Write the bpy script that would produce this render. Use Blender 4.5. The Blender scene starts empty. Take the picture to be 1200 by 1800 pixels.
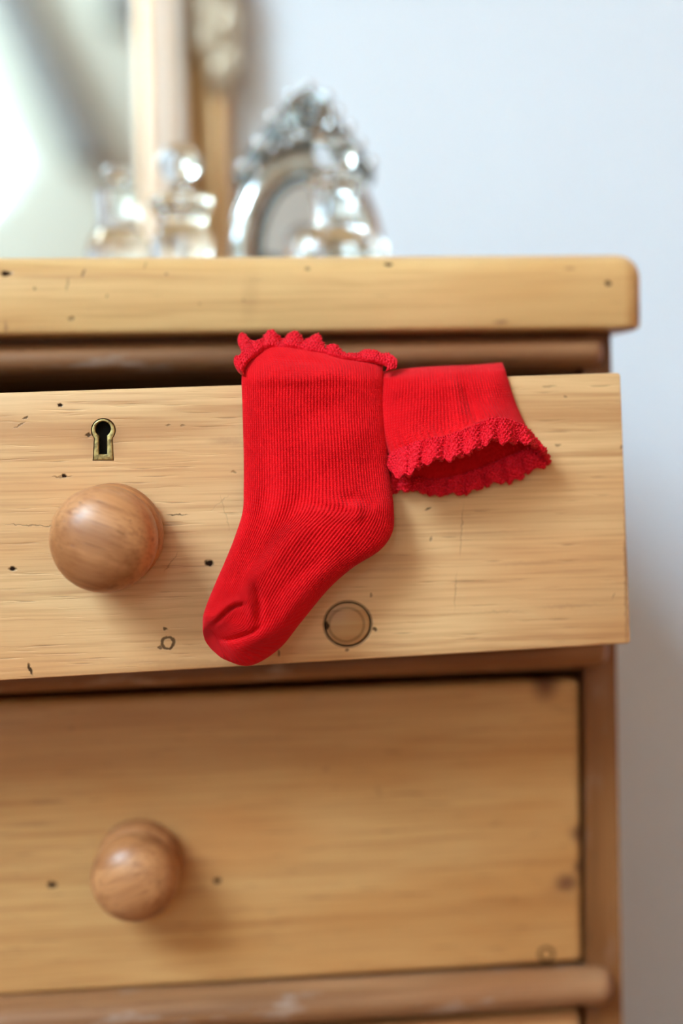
import bpy, bmesh, math, random
import numpy as np
from mathutils import Vector, Matrix

random.seed(7)
rng = np.random.default_rng(7)
scene = bpy.context.scene
C = scene.collection
PI = math.pi

# ------------------------------------------------------------------ camera
FPX = 2500.0                       # focal length in pixels of the 1200 px wide frame (50 mm on 24 mm)
YAW, PITCH, ROLL = math.atan(0.1136), math.atan(140 / FPX), 0.019
CAM = np.array([0.0, -0.785, 0.907])
_f = np.array([math.sin(YAW) * math.cos(PITCH), math.cos(YAW) * math.cos(PITCH), -math.sin(PITCH)])
_r = np.cross(_f, [0, 0, 1.0]); _r /= np.linalg.norm(_r)
_u = np.cross(_r, _f)
RT = _r * math.cos(ROLL) - _u * math.sin(ROLL)
UP = _u * math.cos(ROLL) + _r * math.sin(ROLL)
cam_d = bpy.data.cameras.new('camera')
cam_d.sensor_fit = 'HORIZONTAL'; cam_d.sensor_width = 24.0; cam_d.lens = 50.0
cam_d.clip_start = 0.02; cam_d.clip_end = 60
cam = bpy.data.objects.new('camera', cam_d); C.objects.link(cam)
cam.matrix_world = Matrix(((RT[0], UP[0], -_f[0], CAM[0]), (RT[1], UP[1], -_f[1], CAM[1]),
                           (RT[2], UP[2], -_f[2], CAM[2]), (0, 0, 0, 1)))
cam_d.dof.use_dof = True
cam_d.dof.focus_distance = 0.680
cam_d.dof.aperture_fstop = 1.9
cam_d.dof.aperture_blades = 0
scene.camera = cam

# ------------------------------------------------------------------ sky, exposure
w = bpy.data.worlds.new('overcast_sky'); scene.world = w
w.use_nodes = True
bg = w.node_tree.nodes['Background']
bg.inputs[0].default_value = (0.625, 0.85, 1.03, 1)
bg.inputs[1].default_value = 14.0
scene.view_settings.view_transform = 'Standard'
scene.view_settings.look = 'None'
scene.view_settings.gamma = 1.0
scene.view_settings.use_curve_mapping = False
scene.view_settings.exposure = 1.87
scene.cycles.max_bounces = 12
scene.cycles.diffuse_bounces = 4
scene.cycles.use_adaptive_sampling = True
scene.cycles.adaptive_threshold = 0.06
scene.cycles.transmission_bounces = 10
scene.cycles.transparent_max_bounces = 12
scene.cycles.sample_clamp_indirect = 8.0
scene.cycles.caustics_reflective = False
scene.cycles.caustics_refractive = True
scene.cycles.blur_glossy = 0.5

# skylight opening in the ceiling (portal: guides light sampling through the real opening)
ROOM = dict(x0=-4.0, x1=1.7, y0=-3.7, y1=0.585, z=4.0, knee=1.6, xr=-1.4)
_sl = np.array([ROOM['xr'] - ROOM['x0'], 0, ROOM['z'] - ROOM['knee']]); SLEN = float(np.linalg.norm(_sl)); SDIR = _sl / SLEN   # up the roof slope
SOUT = np.array([-SDIR[2], 0, SDIR[0]])                                                                              # out through the roof
SKY = dict(a0=SLEN * 0.42, a1=SLEN * 0.90, y0=-3.3, y1=-1.6)
def roof(a, y, d=0.0): return np.array([ROOM['x0'], y, ROOM['knee']]) + SDIR * a + SOUT * d
def portal(name, mat, sx, sy):
    l = bpy.data.lights.new(name, 'AREA'); l.shape = 'RECTANGLE'; l.size = sx; l.size_y = sy
    l.energy = 0; l.cycles.is_portal = True
    o = bpy.data.objects.new(name, l); C.objects.link(o); o.matrix_world = mat
    return o
_c = roof((SKY['a0'] + SKY['a1']) / 2, (SKY['y0'] + SKY['y1']) / 2, 0.02)
portal('skylight_portal', Matrix(((SDIR[0], 0, SOUT[0], _c[0]), (0, 1, 0, _c[1]), (SDIR[2], 0, SOUT[2], _c[2]), (0, 0, 0, 1))),
       SKY['a1'] - SKY['a0'], SKY['y1'] - SKY['y0'])

# ------------------------------------------------------------------ helpers
def unp(px, py, Y):
    """photo pixel -> world point on the plane y = Y"""
    px = np.asarray(px, float); py = np.asarray(py, float); Y = np.asarray(Y, float)
    a = (px - 600) / FPX; b = -(py - 900) / FPX
    d = _f + a[..., None] * RT + b[..., None] * UP
    t = (Y - CAM[1]) / d[..., 1]
    return CAM + d * t[..., None]
def U(px, py, Y): return unp(np.array(px), np.array(py), np.array(Y))

WL = {}
def wloc(o): return WL[o.name] if o is not None else np.zeros(3)
def mk(name, V, F, mat=None, parent=None, origin=None, smooth=False, uv=None):
    V = np.asarray(V, float)
    if origin is None: origin = (V.min(0) + V.max(0)) / 2
    origin = np.asarray(origin, float)
    me = bpy.data.meshes.new(name)
    L = V - origin
    if isinstance(F, np.ndarray):
        n, k = F.shape
        me.vertices.add(len(L)); me.vertices.foreach_set('co', L.astype(np.float32).ravel())
        me.loops.add(n * k); me.loops.foreach_set('vertex_index', F.astype(np.int32).ravel())
        me.polygons.add(n); me.polygons.foreach_set('loop_start', np.arange(0, n * k, k, dtype=np.int32))
        me.update(calc_edges=True)
    else:
        me.from_pydata([tuple(v) for v in L], [], [tuple(f) for f in F]); me.update()
    if uv is not None:
        lay = me.uv_layers.new(name='UVMap')
        idx = np.empty(len(me.loops), np.int32); me.loops.foreach_get('vertex_index', idx)
        lay.data.foreach_set('uv', np.asarray(uv, np.float32)[idx].ravel())
    if smooth: me.polygons.foreach_set('use_smooth', np.ones(len(me.polygons), bool))
    me.validate()
    if mat is not None: me.materials.append(mat)
    o = bpy.data.objects.new(name, me); C.objects.link(o)
    o.location = origin - wloc(parent)
    if parent is not None: o.parent = parent
    WL[o.name] = origin
    return o
def empty(name, loc, label, cat, group=None):
    o = bpy.data.objects.new(name, None); C.objects.link(o); o.location = loc
    o.empty_display_size = 0.02
    WL[o.name] = np.asarray(loc, float)
    o['label'] = label; o['category'] = cat
    if group: o['group'] = group
    return o
def struct(o): o['kind'] = 'structure'; return o
def sharp(o, ang=40):
    """smooth shading with sharp edges kept where faces meet at an angle"""
    me = o.data
    bm = bmesh.new(); bm.from_mesh(me)
    for f in bm.faces: f.smooth = True
    for e in bm.edges:
        if len(e.link_faces) == 2 and e.calc_face_angle(0) > math.radians(ang): e.smooth = False
    bm.to_mesh(me); bm.free()
def bevel(o, width, seg=3, edges=None):
    me = o.data
    bm = bmesh.new(); bm.from_mesh(me)
    es = [e for e in bm.edges if (edges is None or edges(e))]
    bmesh.ops.bevel(bm, geom=es, offset=width, offset_type='OFFSET', segments=seg, profile=0.5, affect='EDGES')
    for f in bm.faces: f.smooth = True
    bm.to_mesh(me); bm.free()
    return o
def hexa(front, Yback):
    """prism from 4 front corner points (tl,tr,br,bl), pushed back to y = Yback"""
    front = np.asarray(front, float)
    back = front.copy(); back[:, 1] = Yback
    V = np.vstack([front, back])
    F = [(3, 2, 1, 0), (4, 5, 6, 7), (0, 1, 5, 4), (1, 2, 6, 5), (2, 3, 7, 6), (3, 0, 4, 7)]
    return V, F
def box(x0, x1, y0, y1, z0, z1):
    return hexa([(x0, y0, z1), (x1, y0, z1), (x1, y0, z0), (x0, y0, z0)], y1)
def grid_faces(nu, nv, flip=False):
    i = np.arange(nv - 1)[:, None] * nu + np.arange(nu - 1)[None, :]
    q = np.stack([i, i + 1, i + 1 + nu, i + nu], -1).reshape(-1, 4)
    return q[:, ::-1].copy() if flip else q
def lathe(prof, n=48, axis='Y', star=None):
    """prof: list of (radius, height). axis Y: height runs toward -Y (out of a drawer face); axis Z: upward"""
    V = []; F = []
    m = len(prof)
    for k in range(n):
        a = 2 * PI * k / n
        for j, (r, h) in enumerate(prof):
            rr = r * (1 + (star[j] * (1 if k % 2 else -1) if star else 0))
            if axis == 'Y': V.append((rr * math.cos(a), -h, rr * math.sin(a)))
            else: V.append((rr * math.cos(a), rr * math.sin(a), h))
    for k in range(n):
        for j in range(m - 1):
            a, b = k * m + j, ((k + 1) % n) * m + j
            q = (a, b, b + 1, a + 1)
            F.append(q if axis == 'Z' else q[::-1])
    V = np.array(V, float)
    bm = bmesh.new()
    vs = [bm.verts.new(v) for v in V]
    for q in F:
        try: bm.faces.new([vs[i] for i in q])
        except ValueError: pass
    bmesh.ops.remove_doubles(bm, verts=bm.verts, dist=1e-6)
    bmesh.ops.recalc_face_normals(bm, faces=bm.faces)
    bm.verts.index_update()
    V = np.array([v.co[:] for v in bm.verts]); F = [tuple(v.index for v in f.verts) for f in bm.faces]
    bm.free()
    return V, F
def sphere(c, rx, ry, rz, n=20, m=12):
    prof = [(math.sin(PI * j / m), -math.cos(PI * j / m)) for j in range(m + 1)]
    prof[0] = (0, -1); prof[-1] = (0, 1)
    V, F = lathe(prof, n, 'Z')
    return V * np.array([rx, ry, rz]) + np.asarray(c), F
def join(parts):
    V = []; F = []; n = 0
    for v, f in parts:
        V.append(np.asarray(v, float)); F += [tuple(int(i) + n for i in q) for q in f]; n += len(v)
    return np.vstack(V), F
def cat_rom(P, t):
    """Catmull-Rom through P (n, ...) at parameters t in [0, n-1]"""
    n = len(P); t = np.clip(np.asarray(t, float), 0, n - 1 - 1e-9)
    i = np.floor(t).astype(int); x = (t - i)
    sh = (len(t),) + (1,) * (P.ndim - 1); x = x.reshape(sh)
    Pe = np.concatenate([(2 * P[0] - P[1])[None], P, (2 * P[-1] - P[-2])[None]])
    a, b, c, d = Pe[i], Pe[i + 1], Pe[i + 2], Pe[i + 3]
    return 0.5 * (2 * b + (c - a) * x + (2 * a - 5 * b + 4 * c - d) * x ** 2 + (3 * b - a - 3 * c + d) * x ** 3)
def dist_poly(px, py, pts):
    """distance to a polyline, and the place along it (0..1) of the nearest point"""
    d = np.full(px.shape, 1e9); at = np.zeros(px.shape)
    seg = [math.dist(a, b) for a, b in zip(pts[:-1], pts[1:])]; tot = sum(seg); run = 0.0
    for (x0, y0), (x1, y1), L in zip(pts[:-1], pts[1:], seg):
        vx, vy = x1 - x0, y1 - y0
        t = np.clip(((px - x0) * vx + (py - y0) * vy) / (vx * vx + vy * vy + 1e-9), 0, 1)
        e = np.hypot(px - x0 - t * vx, py - y0 - t * vy)
        at = np.where(e < d, (run + t * L) / tot, at); d = np.minimum(d, e); run += L
    return d, at
def vnoise(p, seed=0):
    """smooth value noise, p (n,3)"""
    r = np.random.default_rng(seed); T = r.random((32, 32, 32))
    i = np.floor(p).astype(int); f = p - i; f = f * f * (3 - 2 * f)
    out = 0
    for a in (0, 1):
        for b in (0, 1):
            for c in (0, 1):
                wgt = (f[:, 0] if a else 1 - f[:, 0]) * (f[:, 1] if b else 1 - f[:, 1]) * (f[:, 2] if c else 1 - f[:, 2])
                out = out + wgt * T[(i[:, 0] + a) % 32, (i[:, 1] + b) % 32, (i[:, 2] + c) % 32]
    return out

# ------------------------------------------------------------------ materials
def srgb(r, g, b):
    f = lambda c: (c / 255 / 12.92) if c / 255 <= 0.04045 else ((c / 255 + 0.055) / 1.055) ** 2.4
    return (f(r), f(g), f(b), 1)
class NT:
    def __init__(s, name):
        s.m = bpy.data.materials.new(name); s.m.use_nodes = True
        s.t = s.m.node_tree; s.b = s.t.nodes['Principled BSDF']; s.out = s.t.nodes['Material Output']
    def n(s, typ, **kw):
        nd = s.t.nodes.new(typ)
        for k, v in kw.items():
            if k.startswith('i_'):
                key = k[2:]; key = int(key) if key.isdigit() else key.replace('_', ' ')
                if isinstance(v, bpy.types.NodeSocket): s.t.links.new(v, nd.inputs[key])
                else: nd.inputs[key].default_value = v
            else: setattr(nd, k, v)
        return nd
    def math(s, op, a, b=0.0, c=None):
        nd = s.n('ShaderNodeMath', operation=op)
        for i, v in enumerate((a, b) if c is None else (a, b, c)):
            if isinstance(v, bpy.types.NodeSocket): s.t.links.new(v, nd.inputs[i])
            else: nd.inputs[i].default_value = v
        return nd.outputs[0]
    def noise(s, vec, scale=(1, 1, 1), loc=(0, 0, 0), detail=3, rough=0.55, dist=0.0):
        mp = s.n('ShaderNodeMapping', i_Vector=vec, i_Location=loc, i_Scale=scale)
        return s.n('ShaderNodeTexNoise', i_Vector=mp.outputs[0], i_Scale=1.0, i_Detail=detail, i_Roughness=rough, i_Distortion=dist).outputs[0]
    def ramp(s, v, lo, hi, a=0.0, b=1.0, smooth=True):
        return s.n('ShaderNodeMapRange', interpolation_type='SMOOTHSTEP' if smooth else 'LINEAR', i_0=v, i_1=lo, i_2=hi, i_3=a, i_4=b).outputs[0]
    def mix(s, fac, a, b, mode='MIX'):
        nd = s.n('ShaderNodeMix', data_type='RGBA', blend_type=mode)
        for i, v in ((0, fac), (6, a), (7, b)):
            if isinstance(v, bpy.types.NodeSocket): s.t.links.new(v, nd.inputs[i])
            else: nd.inputs[i].default_value = v
        return nd.outputs[2]
    def link(s, a, name): s.t.links.new(a, s.b.inputs[name])

def wood(name, light, mid, dark, grain='X', seed=0.0, marks=(), rough=0.42, fine=1.0, red=0.5, coat=0.0, rot=(0, 0, 0), worn=0.0, ringk=0.62):
    """marks: (x, z, rx, rz, rot, strength, kind) in the board's own coordinates"""
    s = NT(name)
    tc = s.n('ShaderNodeTexCoord').outputs['Object']
    p = s.n('ShaderNodeMapping', i_Vector=tc, i_Rotation=rot).outputs[0]
    def sc(a, c): return (a, c, c) if grain == 'X' else ((c, c, a) if grain == 'Z' else (c, a, c))
    L = (seed, seed * 1.7, seed * 0.6)
    big = s.noise(p, sc(4, 16), L, 3, 0.55, 0.4)
    ring = s.noise(p, sc(1.6, 42), (seed * 2, seed, seed), 4, 0.6, 0.5)
    fib = s.noise(p, sc(14, 620), L, 2, 0.5)
    fib2 = s.noise(p, sc(9, 240), (seed, 3 + seed, seed), 3, 0.6, 0.3)
    por = s.noise(p, sc(42, 720), (5 + seed, seed, 2), 1, 0.5)
    pat = s.noise(p, sc(5, 13), (9 + seed, 1, seed), 2, 0.5)
    col = s.mix(s.ramp(big, 0.36, 0.66), light, mid)
    col = s.mix(s.math('MULTIPLY', s.ramp(ring, 0.5, 0.68), ringk), col, dark)
    col = s.mix(s.math('MULTIPLY', s.ramp(pat, 0.52, 0.72), red), col, tuple(c * k for c, k in zip(mid, (1.02, 0.80, 0.68))) + (1,) if False else (mid[0] * 1.02, mid[1] * 0.82, mid[2] * 0.70, 1))
    col = s.mix(s.math('MULTIPLY', s.ramp(fib, 0.42, 0.7), 0.30 * fine), col, dark)
    col = s.mix(s.math('MULTIPLY', s.ramp(fib2, 0.54, 0.74), 0.50 * fine), col, dark)
    dk = (dark[0] * 0.35, dark[1] * 0.28, dark[2] * 0.25, 1)
    col = s.mix(s.math('MULTIPLY', s.ramp(por, 0.68, 0.78), 0.42 * fine), col, dk)
    h = s.math('ADD', s.math('MULTIPLY', fib2, 0.6), s.math('MULTIPLY', s.ramp(por, 0.62, 0.74), -0.8))
    if worn:
        wn = s.noise(p, sc(18, 60), (seed, 2, seed + 4), 4, 0.65)
        col = s.mix(s.math('MULTIPLY', s.ramp(wn, 0.56, 0.72), worn), col, (0.55, 0.43, 0.36, 1))
    if marks:
        wob = s.n('ShaderNodeTexNoise', i_Vector=tc, i_Scale=420.0, i_Detail=2.0).outputs[1]
        off = s.n('ShaderNodeVectorMath', operation='MULTIPLY_ADD'); s.t.links.new(wob, off.inputs[0])
        off.inputs[1].default_value = (0.0022,) * 3; off.inputs[2].default_value = (-0.0011,) * 3
        q = s.n('ShaderNodeVectorMath', operation='ADD'); s.t.links.new(tc, q.inputs[0]); s.t.links.new(off.outputs[0], q.inputs[1])
        acc = None; soft = None
        for (mx, mz, rx, rz, ro, st, kind) in marks:
            mp = s.n('ShaderNodeMapping', vector_type='TEXTURE', i_Vector=tc if kind == 'thin' else q.outputs[0], i_Location=(mx, 0, mz), i_Rotation=(0, ro, 0), i_Scale=(rx, 50.0, rz))
            ln = s.n('ShaderNodeVectorMath', operation='LENGTH'); s.t.links.new(mp.outputs[0], ln.inputs[0])
            d = ln.outputs['Value']
            if kind == 'ring': d = s.math('MULTIPLY', s.math('ABSOLUTE', s.math('SUBTRACT', d, 0.8)), 4.5)
            if kind == 'thin': d = s.math('MULTIPLY', s.math('ABSOLUTE', s.math('SUBTRACT', d, 0.8)), 12.0)
            if kind == 'stain_shade':
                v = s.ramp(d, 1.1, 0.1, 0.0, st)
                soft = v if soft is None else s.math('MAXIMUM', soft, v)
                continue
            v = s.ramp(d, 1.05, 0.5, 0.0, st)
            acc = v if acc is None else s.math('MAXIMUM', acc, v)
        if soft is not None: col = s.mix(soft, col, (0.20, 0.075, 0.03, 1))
        if acc is not None:
            col = s.mix(acc, col, (0.022, 0.010, 0.006, 1))
            h = s.math('ADD', h, s.math('MULTIPLY', acc, -2.5))
    s.link(col, 'Base Color')
    s.link(s.ramp(big, 0.2, 0.8, rough - 0.05, rough + 0.1), 'Roughness')
    s.b.inputs['Specular IOR Level'].default_value = 0.45
    if marks and acc is not None: s.link(s.math('SUBTRACT', 0.45, s.math('MULTIPLY', acc, 0.44)), 'Specular IOR Level')
    if coat:
        s.b.inputs['Coat Weight'].default_value = coat; s.b.inputs['Coat Roughness'].default_value = 0.42
    bp = s.n('ShaderNodeBump', i_Strength=0.35, i_Distance=0.0006, i_Height=h)
    s.link(bp.outputs[0], 'Normal')
    return s.m

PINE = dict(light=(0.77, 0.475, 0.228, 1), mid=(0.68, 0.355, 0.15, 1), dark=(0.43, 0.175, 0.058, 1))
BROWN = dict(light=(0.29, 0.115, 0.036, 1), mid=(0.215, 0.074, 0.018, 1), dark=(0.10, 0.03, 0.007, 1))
def plain(name, col, rough=0.7, metal=0.0, bump=0.0, scale=60, spec=0.4):
    s = NT(name)
    tc = s.n('ShaderNodeTexCoord').outputs['Object']
    nz = s.noise(tc, (scale,) * 3, (1, 2, 3), 4)
    c2 = (col[0] * 0.86, col[1] * 0.86, col[2] * 0.86, 1)
    s.link(s.mix(s.ramp(nz, 0.3, 0.7), (col[0], col[1], col[2], 1), c2), 'Base Color')
    s.b.inputs['Roughness'].default_value = rough; s.b.inputs['Metallic'].default_value = metal
    s.b.inputs['Specular IOR Level'].default_value = spec
    if bump:
        s.link(s.n('ShaderNodeBump', i_Strength=bump, i_Distance=0.002, i_Height=nz).outputs[0], 'Normal')
    return s.m
def paint(name, col, rough=0.85):
    s = NT(name)
    tc = s.n('ShaderNodeTexCoord').outputs['Object']
    nz = s.noise(tc, (180,) * 3, (1, 2, 3), 3); big = s.noise(tc, (1.5,) * 3, (3, 1, 2), 2)
    s.link(s.mix(s.ramp(big, 0.3, 0.7), (col[0], col[1], col[2], 1), (col[0] * 0.97, col[1] * 0.97, col[2] * 0.97, 1)), 'Base Color')
    s.b.inputs['Roughness'].default_value = rough
    s.b.inputs['Specular IOR Level'].default_value = 0.2
    s.link(s.n('ShaderNodeBump', i_Strength=0.08, i_Distance=0.001, i_Height=nz).outputs[0], 'Normal')
    return s.m

M = {}
M['wall'] = paint('wall_paint_pale_blue', (0.81, 0.86, 0.94))
M['cream'] = paint('wall_paint_cream', (0.80, 0.72, 0.58))
M['ceiling'] = paint('ceiling_warm_paint', (0.58, 0.375, 0.215))
M['white'] = paint('white_gloss_paint', (0.82, 0.82, 0.80), 0.4)
M['tan'] = paint('wall_paint_tan', (0.48, 0.20, 0.085))
M['brace'] = paint('grey_brown_timber_paint', (0.33, 0.30, 0.275), 0.6)
def floor_mat():
    s = NT('floor_boards')
    tc = s.n('ShaderNodeTexCoord').outputs['Object']
    bt = s.n('ShaderNodeTexBrick', i_Vector=tc, i_Color1=(0.22, 0.082, 0.028, 1), i_Color2=(0.18, 0.065, 0.021, 1), i_Mortar=(0.06, 0.03, 0.015, 1), i_Scale=1.0, i_Mortar_Size=0.003, i_Brick_Width=1.8, i_Row_Height=0.14)
    g = s.noise(tc, (3, 60, 60), (0, 0, 0), 4)
    s.link(s.mix(s.math('MULTIPLY', s.ramp(g, 0.45, 0.7), 0.4), bt.outputs[0], (0.20, 0.085, 0.04, 1)), 'Base Color')
    s.b.inputs['Roughness'].default_value = 0.45
    return s.m
M['floor'] = floor_mat()
def pane_mat():
    s = NT('window_glass')
    tr = s.n('ShaderNodeBsdfTransparent', i_Color=(0.95, 0.97, 0.97, 1)); gl = s.n('ShaderNodeBsdfGlossy', i_Roughness=0.02)
    mx = s.n('ShaderNodeMixShader', i_0=0.06); s.t.links.new(tr.outputs[0], mx.inputs[1]); s.t.links.new(gl.outputs[0], mx.inputs[2])
    s.t.links.new(mx.outputs[0], s.out.inputs[0])
    return s.m
M['pane'] = pane_mat()

# ------------------------------------------------------------------ the room
R = ROOM
TH = 0.12
def holed(x0, x1, z0, z1, hole, t):
    """panel in local (a, b) with a 4-corner hole, thickness t: returns points (a, b, depth) and faces"""
    out = [(x0, z0), (x1, z0), (x1, z1), (x0, z1)]
    V = [(a, b, 0) for a, b in out + hole] + [(a, b, t) for a, b in out + hole]
    F = []
    for i in range(4):
        j = (i + 1) % 4
        F += [(i, j, 4 + j, 4 + i), (8 + j, 8 + i, 12 + i, 12 + j), (4 + i, 4 + j, 12 + j, 12 + i), (j, i, 8 + i, 8 + j)]
    return np.array(V, float), F
struct(mk('floor', *box(R['x0'], R['x1'], R['y0'], R['y1'], -0.1, 0), M['floor']))
struct(mk('wall_back', *box(R['x0'], R['x1'], R['y1'], R['y1'] + TH, 0, R['z']), M['wall']))
struct(mk('wall_left', *box(R['x0'] - TH, R['x0'], R['y0'] - TH, R['y1'] + TH, 0, R['knee'] + 0.05), M['tan']))
struct(mk('wall_right', *box(R['x1'], R['x1'] + TH, R['y0'] - TH, R['y1'] + TH, 0, R['z']), M['tan']))
struct(mk('baseboard_back', *box(R['x0'], R['x1'], R['y1'] - 0.018, R['y1'], 0, 0.15), M['white']))
V, F = holed(0, SLEN, R['y0'], R['y1'], [(SKY['a0'], SKY['y0']), (SKY['a1'], SKY['y0']), (SKY['a1'], SKY['y1']), (SKY['a0'], SKY['y1'])], 0.14)
struct(mk('ceiling', [roof(a, b, d) for a, b, d in V], F, M['ceiling']))
struct(mk('ceiling', *box(R['xr'], R['x1'], R['y0'], R['y1'], R['z'], R['z'] + 0.14), M['ceiling']))
# skylight: frame bars and a pane
def window(name, pts, along, depth, bars, mat, pane):
    """pts: 4 corners of the opening; along: unit outward direction"""
    pts = np.asarray(pts, float); n = np.asarray(along, float)
    root = None
    parts = []
    c = pts.mean(0)
    fr = 0.045
    inner = []
    for i in range(4):
        a = pts[i]; inner.append(a + (c - a) * (fr / np.linalg.norm(c - a) * 1.6))
    inner = np.array(inner)
    V = np.vstack([pts, inner, pts + n * 0.05, inner + n * 0.05]); F = []
    for i in range(4):
        j = (i + 1) % 4
        F += [(i, j, 4 + j, 4 + i), (8 + j, 8 + i, 12 + i, 12 + j), (4 + i, 4 + j, 12 + j, 12 + i), (j, i, 8 + i, 8 + j)]
    V = V + n * depth
    root = mk(name, V, F, mat); struct(root)
    P = inner + n * (depth + 0.02); Q = inner + n * (depth + 0.026)
    mk('window_pane', np.vstack([P, Q]), [(0, 1, 2, 3), (7, 6, 5, 4), (0, 4, 5, 1), (1, 5, 6, 2), (2, 6, 7, 3), (3, 7, 4, 0)], pane, root)
    return root
window('window_1', [roof(SKY['a0'], SKY['y0']), roof(SKY['a1'], SKY['y0']), roof(SKY['a1'], SKY['y1']), roof(SKY['a0'], SKY['y1'])], SOUT, 0.06, 0, M['white'], M['pane'])
# rear gable wall with a slanted window, as the gilt mirror shows it
YM = 0.535                                   # plane of the gilt mirror's glass
def mir(px, py, Y=None):
    """point of the rear wall that the mirror shows at this pixel"""
    p = U(px, py, 2 * YM - R['y0']); return (p[0], p[2])
hole = [mir(-30, 395), mir(52, 290), mir(-75, 60), mir(-157, 165)]
V, F = holed(R['x0'], R['x1'], 0.0, R['z'], hole, TH)
W = np.stack([V[:, 0], R['y0'] - V[:, 2], V[:, 1]], 1)
struct(mk('wall_rear', W, [f[::-1] for f in F], M['cream']))
h3 = np.array([(a, R['y0'], b) for a, b in hole])
window('window_2', h3, (0, -1, 0), 0.04, 0, M['white'], M['pane'])
e1 = h3[1] - h3[0]; e2 = h3[2] - h3[1]
ctr = h3.mean(0) + np.array([0, -0.015, 0])
xa = Vector(e1).normalized(); za = Vector((0, 1, 0)); za.negate(); ya = za.cross(xa).normalized()
portal('gable_portal', Matrix(((xa.x, ya.x, za.x, ctr[0]), (xa.y, ya.y, za.y, ctr[1]), (xa.z, ya.z, za.z, ctr[2]), (0, 0, 0, 1))),
       float(np.linalg.norm(e1)) + 0.05, float(np.linalg.norm(e2)) + 0.05)
def brace(name, p0, p1, wpx, depth, mat):
    a0 = mir(p0[0] - wpx, p0[1]); a1 = mir(p0[0] + wpx, p0[1]); b1 = mir(p1[0] + wpx, p1[1]); b0 = mir(p1[0] - wpx, p1[1])
    y = R['y0']
    V, F = hexa([(a0[0], y + depth, a0[1]), (a1[0], y + depth, a1[1]), (b1[0], y + depth, b1[1]), (b0[0], y + depth, b0[1])], y)
    return struct(mk(name, V, F, mat))
brace('trim_1', (-70, -160), (150, 285), 36, 0.10, M['brace'])
brace('trim_2', (215, -200), (215, 40), 30, 0.10, M['brace'])

# ------------------------------------------------------------------ chest of drawers
YD = -0.090                                  # face of the pulled-out drawer
CH_R = float(U(1083, 1150, 0)[0])            # right outer side
OPEN_R = float(U(1023, 1190, 0)[0])
half = float(OPEN_R - U(-745, 1000, YD)[0]) + 0.004
CH_L = CH_R - 2 * (CH_R - OPEN_R) - 2 * half - 0.03
CH_B = 0.46                                  # back of the carcass
ZT1 = float(U(600, 449.5, -0.012)[2]); ZT0 = float(U(600, 583.5, -0.022)[2])
chest = empty('chest_of_drawers', ((CH_L + CH_R) / 2, 0.2, 0), 'old waxed pine chest of drawers with round wooden knobs and its top drawer pulled open', 'chest of drawers')
def local_marks(lst, Y, origin):
    out = []
    for (px, py, rx, ry, ro, st, kind) in lst:
        p = U(px, py, Y); k = np.linalg.norm(p - CAM) / FPX
        out.append((p[0] - origin[0], p[2] - origin[2], rx * k, ry * k, ro, st, kind))
    return out
# tabletop ----------------------------------------------------------
tt_r = float(U(1136, 540, -0.022)[0])
V, F = box(CH_L - (tt_r - CH_R), tt_r, -0.022, CH_B + 0.01, ZT0, ZT1)
oc = (V.min(0) + V.max(0)) / 2
mt = local_marks([(11, 481, 11, 6, 0, 1, 'hole'), (146, 480, 3, 9, 0.3, .55, 'hole'), (683, 464, 9, 4, 0, 1, 'hole'), (1068, 498, 8, 5, 0, .95, 'hole'), (1002, 471, 13, 5, 0, .5, 'stain_shade'),
                  (540, 472, 6, 4, 0, .6, 'hole'), (125, 560, 7, 5, 0, .5, 'hole'), (60, 507, 4, 4, 0, .5, 'hole'), (292, 481, 4, 3, 0, .4, 'hole'), (188, 520, 3, 4, 0, .4, 'hole'),
                  (350, 535, 4, 2, 0, .35, 'hole'), (440, 520, 22, 60, 0.1, .14, 'stain_shade'), (880, 567, 20, 5, 0, .7, 'stain_shade'), (118, 500, 3, 16, 0.25, .3, 'hole'), (255, 465, 2, 10, .4, .4, 'hole'),
                  (10, 575, 4, 14, 0, .5, 'stain_shade'), (1128, 550, 5, 30, 0, .9, 'stain_shade'), (428, 527, 4, 3, 0, .3, 'hole')], -0.022, oc)
M['top'] = wood('pine_tabletop', (0.76, 0.47, 0.20, 1), (0.66, 0.355, 0.13, 1), (0.43, 0.185, 0.055, 1), seed=3.1, marks=mt, rough=0.36, fine=0.6, red=0.3)
top = mk('tabletop', V, F, M['top'], chest)
bevel(top, 0.0135, 6, lambda e: all(v.co.z > 0 for v in e.verts) or (abs(e.verts[0].co.z - e.verts[1].co.z) > 0.01))
bevel(top, 0.003, 2, lambda e: all(v.co.z < -(ZT1 - ZT0) / 2 + 1e-4 for v in e.verts) and len(e.link_faces) == 2 and e.calc_face_angle(0) > 1)
# carcass -----------------------------------------------------------
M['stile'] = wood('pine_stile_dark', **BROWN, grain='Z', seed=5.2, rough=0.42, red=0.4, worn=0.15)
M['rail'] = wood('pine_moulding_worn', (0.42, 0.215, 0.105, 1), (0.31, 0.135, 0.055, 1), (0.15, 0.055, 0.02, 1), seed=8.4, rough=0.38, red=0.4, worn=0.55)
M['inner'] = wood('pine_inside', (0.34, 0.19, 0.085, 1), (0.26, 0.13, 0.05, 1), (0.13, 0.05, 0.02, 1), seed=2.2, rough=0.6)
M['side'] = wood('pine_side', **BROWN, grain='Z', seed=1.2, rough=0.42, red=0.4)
s_t = U([1024, 1073], [582, 582], [0, 0]); s_b = U([1032, 1094], [1830, 1830], [0, 0])
zt = ZT0; zb = float(s_b[0][2])
def at_z(p, q, z): return p + (q - p) * ((z - p[2]) / (q[2] - p[2]))
def quad_stile(z1, z0):
    a = at_z(s_t[0], s_b[0], z1); b = at_z(s_t[1], s_b[1], z1); c = at_z(s_t[1], s_b[1], z0); d = at_z(s_t[0], s_b[0], z0)
    return [a, b, c, d]
ZP = 0.09                                     # plinth height
zlow = 0.55
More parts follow.
